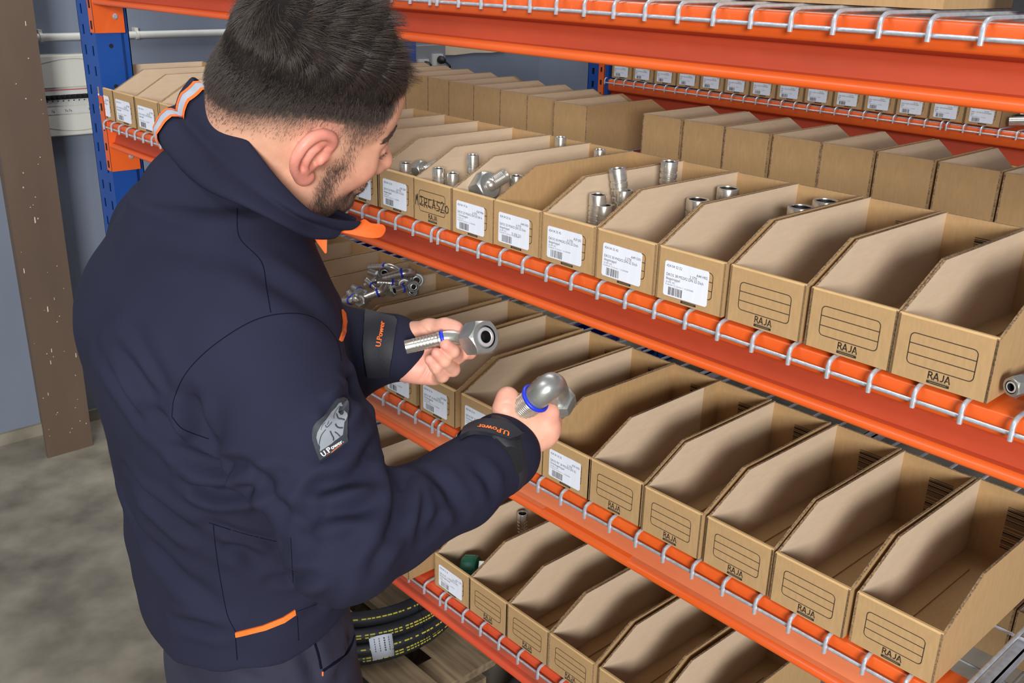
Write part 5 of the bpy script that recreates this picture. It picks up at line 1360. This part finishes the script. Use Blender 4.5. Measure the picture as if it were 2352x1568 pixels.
# ------------------------------------------------------------------ hose fittings
def atz(px, py, z):
    r = ray(px, py); return CAM + r * ((z - CAM[2]) / r[2])
def aty(px, py, y):
    r = ray(px, py); return CAM + r * ((y - CAM[1]) / r[1])
def ferrule_mesh(r, h, rings, z0=.30, z1=.80, seg=22, collar=True):
    r *= 1.18
    """hollow hose tail: grooved outside, open bore on top"""
    mb = MB(); prof = [(r * .72, 0), (r * .98, 0.0004)]
    za, zb = h * z0, h * z1
    for k in range(rings):
        z = za + (zb - za) * k / max(1, rings - 1)
        prof += [(r, z - h * .018), (r * .90, z - h * .008), (r * .90, z + h * .008), (r, z + h * .018)]
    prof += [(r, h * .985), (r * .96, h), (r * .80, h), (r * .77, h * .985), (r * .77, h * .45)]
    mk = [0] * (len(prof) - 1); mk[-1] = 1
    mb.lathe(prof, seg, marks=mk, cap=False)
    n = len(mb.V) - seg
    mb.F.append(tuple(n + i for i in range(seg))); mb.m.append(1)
    return mb.mesh('ferrule', [M['steel'], M['bore']], auto=35)
def hexnut(mb, L, af, rb, m=0, mb_=1, T=None, face=None):
    """hex nut along z from 0 to L with turned chamfers and a bore"""
    ro = af / math.sqrt(3); n = 6; seg = 24
    V = []; F = []
    def hexr(a): 
        a = (a % (math.pi / 3)) - math.pi / 6; return af / 2 / math.cos(a)
    rings = [(0, lambda a: af * .47), (L * .06, hexr), (L * .93, hexr), (L, lambda a: af * .48), (L, lambda a: rb * 1.0), (L * .55, lambda a: rb)]
    # chamfer: the flats keep height, corners fall away
    ring0 = len(mb.V)
    for j, (z, fr) in enumerate(rings):
        for i in range(seg):
            a = 2 * math.pi * i / seg; r = fr(a); zz = z
            if j == 1: zz = L * (.03 + .10 * (r / (af / 2) - 1) / .155)
            if j == 2: zz = L * (.985 - .13 * (r / (af / 2) - 1) / .155)
            V.append((r * math.cos(a), r * math.sin(a), zz))
    F += [tuple(range(seg - 1, -1, -1))]; mk = [m]
    for j in range(len(rings) - 1):
        for i in range(seg):
            k = (i + 1) % seg; F.append((j * seg + i, j * seg + k, (j + 1) * seg + k, (j + 1) * seg + i)); mk.append(m if j < 4 else mb_)
    F.append(tuple((len(rings) - 1) * seg + i for i in range(seg))); mk.append(mb_)
    n0 = len(mb.V); mb.add(V, [], m, T)
    for f, q in zip(F, mk): mb.F.append(tuple(i + n0 for i in f)); mb.m.append(q)
    return mb
def tailprof(r, L, n):
    p = [(r * .98, 0.0003)]
    for k in range(n):
        z = L * (.20 + .62 * k / n)
        p += [(r * .985, z), (r * 1.015, z + L * .03), (r * 1.015, z + L * .055), (r * .962, z + L * .060), (r * .962, z + L * .068)]
    return p + [(r, L * .86), (r * 1.10, L * .88), (r * 1.10, L * .93), (r, L * .95), (r, L)]
def bend(p0, d0, p1, d1, n=10, q=.55):
    p0, d0, p1, d1 = [np.array(v, float) for v in (p0, d0, p1, d1)]; L = np.linalg.norm(p1 - p0) * q
    return [tuple((1 - t) ** 3 * p0 + 3 * (1 - t) ** 2 * t * (p0 + d0 * L) + 3 * (1 - t) * t * t * (p1 - d1 * L) + t ** 3 * p1) for t in np.linspace(0, 1, n)]
def fitting(name, label, group, a, b, c, d, r, af, nutL, rings=6, ring=True, rt=None, dull=False, nb=.6, q=.55):
    """hose tail from a to b, bent tube from b to c, union nut from c to d"""
    a, b, c, d = [np.array(v, float) for v in (a, b, c, d)]
    t = thing(name, label, 'hose fitting', tuple(b), (0, 0, 0), group)
    def part(nm, mb, mats, auto=35):
        me = mb.mesh(nm, mats, auto=auto)
        me.transform(Matrix.Translation(-Vector(b))); return ob(nm, me, t)
    u = (b - a) / np.linalg.norm(b - a); w = (d - c) / np.linalg.norm(d - c); rt = rt or r
    mb = MB(); L = np.linalg.norm(b - a); prof = tailprof(r, L, rings)
    mb.lathe([(r * .70, L * .35), (r * .74, .001)] + prof, 24, T=axisT(a, u), cap=False, marks=[1] + [0] * len(prof))
    k = len(mb.V) - 24 * (len(prof) + 2); mb.F.append(tuple(k + i for i in range(24))); mb.m.append(1)
    part('hose_tail', mb, [M['steel'], M['bore']])
    mb = MB(); mb.tube(bend(b, u, c, w, 18, q), rt, 24); part('bent_tube', mb, [M['steel_dull'] if dull else M['steel']], 60)
    if ring:
        mb = MB(); mb.lathe([(r * 1.02, -.0022), (r * 1.17, -.0018), (r * 1.22, 0), (r * 1.17, .0018), (r * 1.02, .0022)], 28, T=axisT(b - u * .0005, u), cap=False); part('seal_ring', mb, [M['seal']], 60)
    mb = MB(); hexnut(mb, nutL, af, af * .36, T=axisT(c, w)); part('union_nut', mb, [M['steel_dull'], M['bore']], 30)
    mb = MB(); q = af * .36
    mb.lathe([(q * .98, nutL * .5), (q * .98, nutL * .86), (q * .86, nutL * .93), (q * .84, nutL * 1.0), (q * nb + .001, nutL * 1.02), (q * nb, nutL * 1.0), (q * nb, nutL * .4)], 28, T=axisT(c, w), cap=False, marks=[0, 0, 0, 0, 0, 1]); k = len(mb.V) - 28; mb.F.append(tuple(k + i for i in range(28))); mb.m.append(1)
    part('sealing_cone', mb, [M['steel_cut'], M['bore']])
    return t
# the two held pieces
fitting('pipe_fitting', 'shiny 45 degree hose fitting with blue ring, lying in the open left hand', None, W(931, 797, 1.112), W(1017, 777, 1.114), W(1084, 779, 1.116), W(1118, 773, 1.093), .0079, .0362, .0275, rings=7, rt=.0083, nb=.54)
fitting('elbow_fitting', 'heavy 90 degree elbow fitting with blue ring, gripped by the right hand', None, W(1196, 943, 1.106), W(1230, 914, 1.090), W(1279, 910, 1.114), W(1285, 936, 1.131), .0150, .036, .018, rings=7, rt=.0148, dull=True, q=.92)

# upright ferrules standing in the bins
def ferrule(name, px, py, z_base, h, r, label, group, rings=5, tilt=(0, 0), lie=None, z1=.80):
    p = atz(px, py, z_base + h)
    o = ob(name, ferrule_mesh(r, h, rings, z1=z1), None, (p[0], p[1], z_base), (tilt[0], tilt[1], 0))
    return tag(o, label, 'ferrule', group)
ZU = LEV['upper'] + .0035
GF = 'steel ferrules standing in the upper bins'
ferrule('ferrule', 1008, 386, ZU, .080, .0085, 'short bright ferrule, left of the pair in the marker-written bin', GF, 3)
ferrule('ferrule', 1040, 397, ZU, .0735, .0085, 'short bright ferrule, right of the pair in the marker-written bin', GF, 3)
ferrule('ferrule', 1086, 355, ZU, .101, .0085, 'taller ferrule behind the pair in the marker-written bin', GF, 6)
ferrule('ferrule', 1288, 314, ZU, .112, .0085, 'ferrule peeking out at the back of the marker-written bin', GF, 4)
ferrule('ferrule', 1378, 343, ZU, .104, .0085, 'ferrule at the back of the bin with the big hex nut', GF, 3)
ferrule('ferrule', 1186, 403, ZU, .080, .0090, 'small dark ferrule behind the big hex nut fitting', GF, 2)
ferrule('ferrule', 1374, 446, ZU, .0855, .0110, 'ferrule standing far left in the bin 424 04 25 42', GF, 7)
ferrule('ferrule', 1388, 470, ZU, .072, .0110, 'ferrule nearest the front in the bin 424 04 25 42', GF, 6)
ferrule('ferrule', 1434, 436, ZU, .087, .0110, 'ferrule in the middle of the bin 424 04 25 42', GF, 4)
ferrule('ferrule', 1450, 386, ZU + .001, .118, .0110, 'leaning ferrule in the bin 424 04 25 42', GF, 7, tilt=(.08, -.16), z1=.84)
ferrule('ferrule', 1538, 370, ZU, .119, .0112, 'tall ferrule at the back of the bin 424 04 25 42', GF, 8, z1=.86)
ferrule('ferrule', 1603, 457, ZU, .085, .0140, 'wide ferrule in front in the bin 424 04 32 42', GF, 4)
ferrule('ferrule', 1673, 431, ZU, .094, .0140, 'wide ferrule further back in the bin 424 04 32 42', GF, 4)
ferrule('ferrule', 1840, 474, ZU, .096, .0150, 'dark-bored ferrule in front in the bin 424 04 32 52', GF, 4)
ferrule('ferrule', 1897, 460, ZU, .097, .0150, 'dark-bored ferrule further back in the bin 424 04 32 52', GF, 4)
def pbin(i, dx, dy, dz):
    b = BINS[i]; return np.array([b.location.x + dx, b.location.y + dy, b.location.z + dz])
fitting('nut_fitting', 'big hex nut fitting with ribbed tail lying in the bin 424 04 19 36', None, atz(1166, 400, ZU + .084), atz(1132, 421, ZU + .070), atz(1126, 425, ZU + .068), atz(1088, 438, ZU + .052), .0105, .042, .030, rings=8, ring=False)
fitting('nut_fitting', 'small nut fitting lying in the bin 424 04 16 30', None, atz(1004, 371, ZU + .074), atz(978, 385, ZU + .064), atz(974, 387, ZU + .062), atz(958, 389, ZU + .058), .0050, .026, .018, rings=6, ring=False)
ferrule('ferrule', 1208, 402, ZU, .083, .0085, 'slanting dark ferrule at the right wall of the bin 424 04 19 36', GF, 2, tilt=(.25, .3))
ferrule('ferrule', 932, 374, ZU, .074, .0085, 'small bright ferrule in the bin 424 04 16 30', GF, 2)
# heap of bent pipes in the middle bin under the collar
GP = 'bent chrome pipe fittings heaped in one bin'
ZM = LEV['middle']
def PX(px, py, y): return aty(px, py, y)
heap = [((848, 615, .20), (885, 612, .215), (925, 632, .235), (940, 650, .20), 'pipe lying across the top of the heap, blue ring in its middle', .0062),
        ((880, 640, .14), (925, 628, .17), (955, 640, .21), (962, 655, .17), 'thick curved pipe sweeping to the right of the heap', .0080),
        ((866, 648, .10), (902, 650, .125), (930, 652, .15), (925, 660, .11), 'short pipe with its open end towards the viewer', .0065),
        ((842, 643, .12), (856, 655, .12), (872, 668, .13), (882, 672, .14), 'small piece pointing up left at the side wall', .0050),
        ((826, 690, .06), (868, 672, .09), (895, 660, .12), (910, 668, .13), 'curved pipe along the front edge of the heap', .0065),
        ((802, 672, .07), (812, 684, .06), (826, 690, .05), (834, 694, .06), 'piece beside the jacket at the left of the heap', .0060),
        ((812, 660, .10), (826, 668, .09), (838, 676, .08), (846, 680, .08), 'nut end in the middle of the heap', .0060),
        ((792, 690, .05), (806, 690, .05), (818, 682, .06), (828, 676, .07), 'stub at the lower left corner of the heap', .0062),
        ((850, 625, .17), (870, 632, .17), (892, 640, .16), (900, 650, .15), 'short elbow half buried under the long pipe', .0064),
        ((905, 668, .10), (925, 662, .12), (945, 655, .14), (955, 662, .13), 'short pipe against the right wall of the bin', .0062),
        ((838, 656, .14), (852, 648, .15), (866, 640, .16), (872, 632, .17), 'pipe stub leaning on the left wall of the bin', .0056),
        ((905, 640, .20), (930, 655, .20), (950, 668, .19), (940, 672, .16), 'piece at the right rear of the heap', .0060)]
for k, (a, b, c, d, lab, r) in enumerate(heap):
    fitting('bent_pipe', lab + ', under the collar', GP, PX(*a), PX(*b), PX(*c), PX(*d), r * 1.18, r * 3.6, r * 2.5, rings=4)
fitting('nut_fitting', 'dark hex piece in the middle of the bent pipe heap', GP, PX(875, 655, .17), PX(880, 640, .165), PX(881, 634, .16), PX(884, 622, .15), .007, .026, .018, rings=2, ring=False)
# lowest shelf
ferrule('ferrule', 1200, 1178, LEV['low'] + .004, .085, .0085, 'dark ribbed tube standing in the lowest bin with the green cap', GF, 7)
ferrule('ferrule', 914, 1075, LEV['low'] + .004, .085, .0062, 'small ferrule in the bin beside the sleeve under the middle beam', GF, 2)
b = BINS['l1']
cap = thing('closing_plug', 'dark green plastic plug in the lowest labelled bin', 'plug', (b.location.x + .040, b.location.y + .058, LEV['low'] + .0275))
mb = MB(); mb.lathe([(.012, -.016), (.024, -.016), (.027, -.012), (.027, .010), (.025, .014), (.012, .016)], 24, T=axisT((0, 0, 0), (.75, .5, .12))); ob('cap_shell', mb.mesh('cap_shell', [M['green']], auto=40), cap)
mb = MB()
for k in range(10):
    a = 2 * math.pi * k / 10; mb.box((.026, -.002, -.012), (.0282, .002, .010), T=axisT((0, 0, 0), (.75, .5, .12)) @ Matrix.Rotation(a, 4, 'Z'))
ob('grip_rib', mb.mesh('grip_rib', [M['green']]), cap)
mb = MB(); mb.prism([(-.013, -.013), (.013, -.013), (.013, .013), (-.013, .013)], .017, .044, T=axisT((0, 0, 0), (.75, .5, .12))); ob('square_nut', mb.mesh('square_nut', [M['steel_dull']]), cap)
# blue and dark crates seen through the wire
def crate(px, py, z, sx, sy, sz, m, label, rot=0.0):
    p = atz(px, py, z + sz); t = thing('storage_crate', label, 'crate', (p[0], p[1], z), (0, 0, rot))
    mb = MB(); w = .004
    mb.box((-sx, -sy, 0), (sx, sy, w)); mb.box((-sx, -sy, w), (-sx + w, sy, sz)); mb.box((sx - w, -sy, w), (sx, sy, sz)); mb.box((-sx + w, -sy, w), (sx - w, -sy + w, sz)); mb.box((-sx + w, sy - w, w), (sx - w, sy, sz))
    ob('shell', mb.mesh('shell', [m]), t)
    mb = MB()
    for s_ in (-1, 1):
        mb.box((-sx - .006, s_ * sy - .005, sz - .012), (sx + .006, s_ * sy + .005, sz + .002)); mb.box((s_ * sx - .005, -sy, sz - .012), (s_ * sx + .005, sy, sz + .002))
    ob('rim', mb.mesh('rim', [m]), t); return t
def crate_y(px, py, y, sx, sy, m, label):
    p = aty(px, py, y); crate(px, py, LEV['low'] + .001, sx, sy, p[2] - LEV['low'] - .001, m, label)
crate_y(1350, 765, .72, .055, .045, M['cratel'], 'blue plastic crate seen through the middle deck behind the bins')
crate_y(850, 568, .78, .08, .055, M['cratel'], 'dark blue crate seen through the deck under the zip flap')
tb = BINS['l0']
p = atz(1118, 1168, LEV['low'] + .075)
mbx = thing('storage_box', 'small dark blue box in the forward lowest bin beside the forearm', 'box', (tb.location.x + .0517, p[1], LEV['low'] + .0062))
mb = MB(); mb.box((-.036, -.05, 0), (.036, .05, .066)); ob('shell', mb.mesh('shell', [M['cratel']]), mbx)
mb = MB(); mb.box((-.038, -.052, .058), (.038, .052, .069)); ob('lid', mb.mesh('lid', [M['cratel']]), mbx)
# right margin: tray with a hex piece on the upper deck
tr_ = thing('metal_tray', 'grey metal tray at the right end of the upper deck', 'tray', (2.405, 0.012, LEV['upper']))
mb = MB(); mb.box((0, 0, 0), (.34, .30, .003)); mb.box((0, 0, .003), (.34, .012, .007)); mb.tube([(0, .006, .008), (.34, .006, .008)], .006, 10)
ob('tray_body', mb.mesh('tray_body', [M['steel_dull']], auto=40), tr_)
mb = MB(); mb.box((.055, .03, .003), (.07, .28, .05)); ob('divider', mb.mesh('divider', [M['steel_dull']]), tr_)
p = atz(2318, 915, LEV['upper'] + .010)
fitting('nut_fitting', 'loose hex nut fitting on the metal tray at the right edge', None, p + [0.02, .07, .012], p + [.006, .03, .011], p + [.003, .022, .010], p + [-.006, -.002, .009], .006, .019, .017, rings=4, ring=False)
# rack across the aisle: chrome and black pipes beside the last bin
for k in range(3):
    y0 = RY + .03 + .035 * k; mb = MB(); mb.tube([(1.56, y0, 1.322 + .004 * k), (1.66, y0 + .03, 1.335), (2.0, y0 + .08, 1.345)], .014, 14)
    tag(ob('steel_pipe', mb.mesh('steel_pipe', [M['steel'] if k != 1 else M['cable']], auto=50)), ['chrome pipe nearest the bins on the rack across the aisle', 'black pipe between two chrome pipes on the rack across the aisle', 'chrome pipe rearmost on the rack across the aisle'][k], 'pipe', 'pipes on the rack across the aisle')
# top deck: carton and dark profile
ct = thing('carton', 'tan carton standing on the topmost wire deck', 'carton', (1.78, .09, LEV['top'] + .0005))
mb = MB(); mb.box((0, 0, 0), (.42, .30, .22)); ob('box', mb.mesh('carton', [M['kraft']]), ct)
mb = MB(); mb.box((-.001, .14, .219), (.421, .16, .2212)); mb.box((-.0012, .14, .12), (.0, .16, .22)); ob('tape', mb.mesh('tape', [M['kraft_rim']]), ct)
fr = thing('steel_bracket', 'dark steel profile lying on the topmost wire deck', 'bracket', (2.24, .16, LEV['top']))
mb = MB(); mb.box((0, 0, 0), (.34, .05, .004)); mb.box((0, 0, .004), (.34, .004, .05)); ob('angle', mb.mesh('angle', [M['rubber']]), fr)
mb = MB(); mb.box((.02, .05, 0), (.06, .3, .004)); ob('arm', mb.mesh('arm', [M['rubber']]), fr)
bk = thing('steel_bracket', 'dark flat profile behind the first top deck wires at centre', 'bracket', (1.50, .05, LEV['top']))
mb = MB(); mb.box((0, 0, 0), (.24, .04, .004)); mb.box((0, .036, .004), (.24, .04, .05)); ob('angle', mb.mesh('angle', [M['rubber']]), bk)

# ------------------------------------------------------------------ hose coil on a pallet under the rack
pal = thing('wooden_pallet', 'weathered wooden pallet on the floor under the rack', 'pallet', (0.66, -0.215, 0.0))
for k, (y, w, x1) in enumerate(((0.0, .10, .596), (.292 - .0, .105, .596), (.455, .10, .596), (.64, .10, .596), (.80, .10, .596))):
    mb = MB(); mb.box((0, 0, 0), (x1, w, .022)); o = ob('plank', mb.mesh('plank', [M['wood']]), pal, (0, y, .118), (0, 0, rnd.uniform(-.01, .01)))
mb = MB(); mb.box((0, 0, 0), (.14, .14, .078))
blk = mb.mesh('block', [M['wood']])
mb = MB(); mb.box((0, 0, 0), (.10, .92, .02)); cr_b = mb.mesh('bearer', [M['wood']]); mb = MB(); mb.box((0, 0, 0), (.595, .10, .02)); bt_b = mb.mesh('bottom_plank', [M['wood']])
for x in (0, .23, .455):
    ob('bearer', cr_b, pal, (x + .02, 0, .098))
    for y in (0, .39, .77): ob('block', blk, pal, (x, y, .02))
for y in (0, .39, .77): ob('bottom_plank', bt_b, pal, (0, y + .02, 0))
CC_ = np.array([0.848, 0.215]); 
coil = thing('hose_coil', 'coil of black hydraulic hose with yellow printing and a paper tag', 'hose', (CC_[0], CC_[1], .147))
for k, (z, r) in enumerate(((.020, .262), (.055, .278), (.088, .270), (.122, .256), (.020, .215), (.060, .222))):
    ph = k * 1.1
    mb = MB(); mb.tube([((r + .006 * math.sin(2 * a + ph)) * math.cos(a), (r + .006 * math.sin(2 * a + ph)) * math.sin(a), z + .006 * math.sin(a * 2 + ph)) for a in np.linspace(0, 2 * math.pi, 72)], .0185, 12, cap=False)
    ho = ob('hose_turn', mb.mesh('hose_turn', [M['rubber']], auto=60), coil)
    if k < 4:
        mb = MB(); a = -1.9
        rr_ = random.Random(k)
        while a < 1.2:
            L_ = rr_.choice((.018, .028, .04)); el = .5 + .1 * k * .3
            for e2 in ((el,) if k % 2 else (el, el - .35)):
                V = []
                for q in np.linspace(a, a + L_, 4):
                    rq = r + .006 * math.sin(2 * q + ph); zq = z + .006 * math.sin(q * 2 + ph)
                    for de in (-.085, .085):
                        V.append(((rq + .0190 * math.cos(e2 + de)) * math.cos(q), (rq + .0190 * math.cos(e2 + de)) * math.sin(q), zq + .0190 * math.sin(e2 + de)))
                mb.add(V, [(2 * i, 2 * i + 2, 2 * i + 3, 2 * i + 1) for i in range(3)])
            a += L_ + rr_.choice((.008, .010, .012, .03))
        pr_ = ob('yellow_print', mb.mesh('yellow_print', [M['yellow']]), ho); pr_['kind'] = 'stuff'
# paper tag taped on the coil's flank
def tagpt(px, py, out=.0):
    # point on the flank of the coil
    r = ray(px, py); o_ = CAM[:2] - CC_; R_ = .299 + out
    A = r[0] ** 2 + r[1] ** 2; B = 2 * (o_[0] * r[0] + o_[1] * r[1]); C = o_ @ o_ - R_ * R_; t = (-B - math.sqrt(max(B * B - 4 * A * C, 0))) / (2 * A); return CAM + r * t
V = []; qs = [(847, 1467), (866, 1460), (884, 1456), (900, 1454), (851, 1491), (869, 1487), (887, 1483), (904, 1480), (858, 1517), (873, 1512), (889, 1508), (906, 1505)]
for q in qs: V.append(tuple(tagpt(*q) - np.array([CC_[0], CC_[1], .147])))
F = [(a * 4 + b, (a + 1) * 4 + b, (a + 1) * 4 + b + 1, a * 4 + b + 1) for a in range(2) for b in range(3)]
o = ob('paper_tag', me_from('paper_tag', V, F, [M['tape']], smooth=True), coil); md = o.modifiers.new('t', 'SOLIDIFY'); md.thickness = .0008
mb = MB()
for k in range(4):
    a_, b_ = tagpt(858 + k * 11, 1467 - k * 2, .0012), tagpt(863 + k * 11, 1500 - k * 2, .0012)
    for q in range(6):
        c0 = a_ + (b_ - a_) * (q / 6); c1 = a_ + (b_ - a_) * ((q + .6) / 6); off_ = (tagpt(862 + k * 11, 1467 - k * 2, .0012) - a_) * (.5 if k != 2 else .9)
        mb.add([tuple(np.array(v) - np.array([CC_[0], CC_[1], .147])) for v in (c0, c1, c1 + off_, c0 + off_)], [(0, 1, 2, 3)])
pt = ob('tag_lettering', mb.mesh('tag_lettering', [M['ink2']]), o)
# second dark coil further right on the floor
co2 = thing('hose_coil', 'black hose coil in the dark on the floor under the lowest bins', 'hose', (1.53, .42, 0.0))
for k, (z, r) in enumerate(((.021, .22), (.060, .225), (.10, .215))):
    mb = MB(); mb.tube([(r * math.cos(a), r * math.sin(a), z) for a in np.linspace(0, 2 * math.pi, 60)], .0195, 12, cap=False); ob('hose_turn', mb.mesh('hose_turn', [M['rubber']], auto=60), co2)
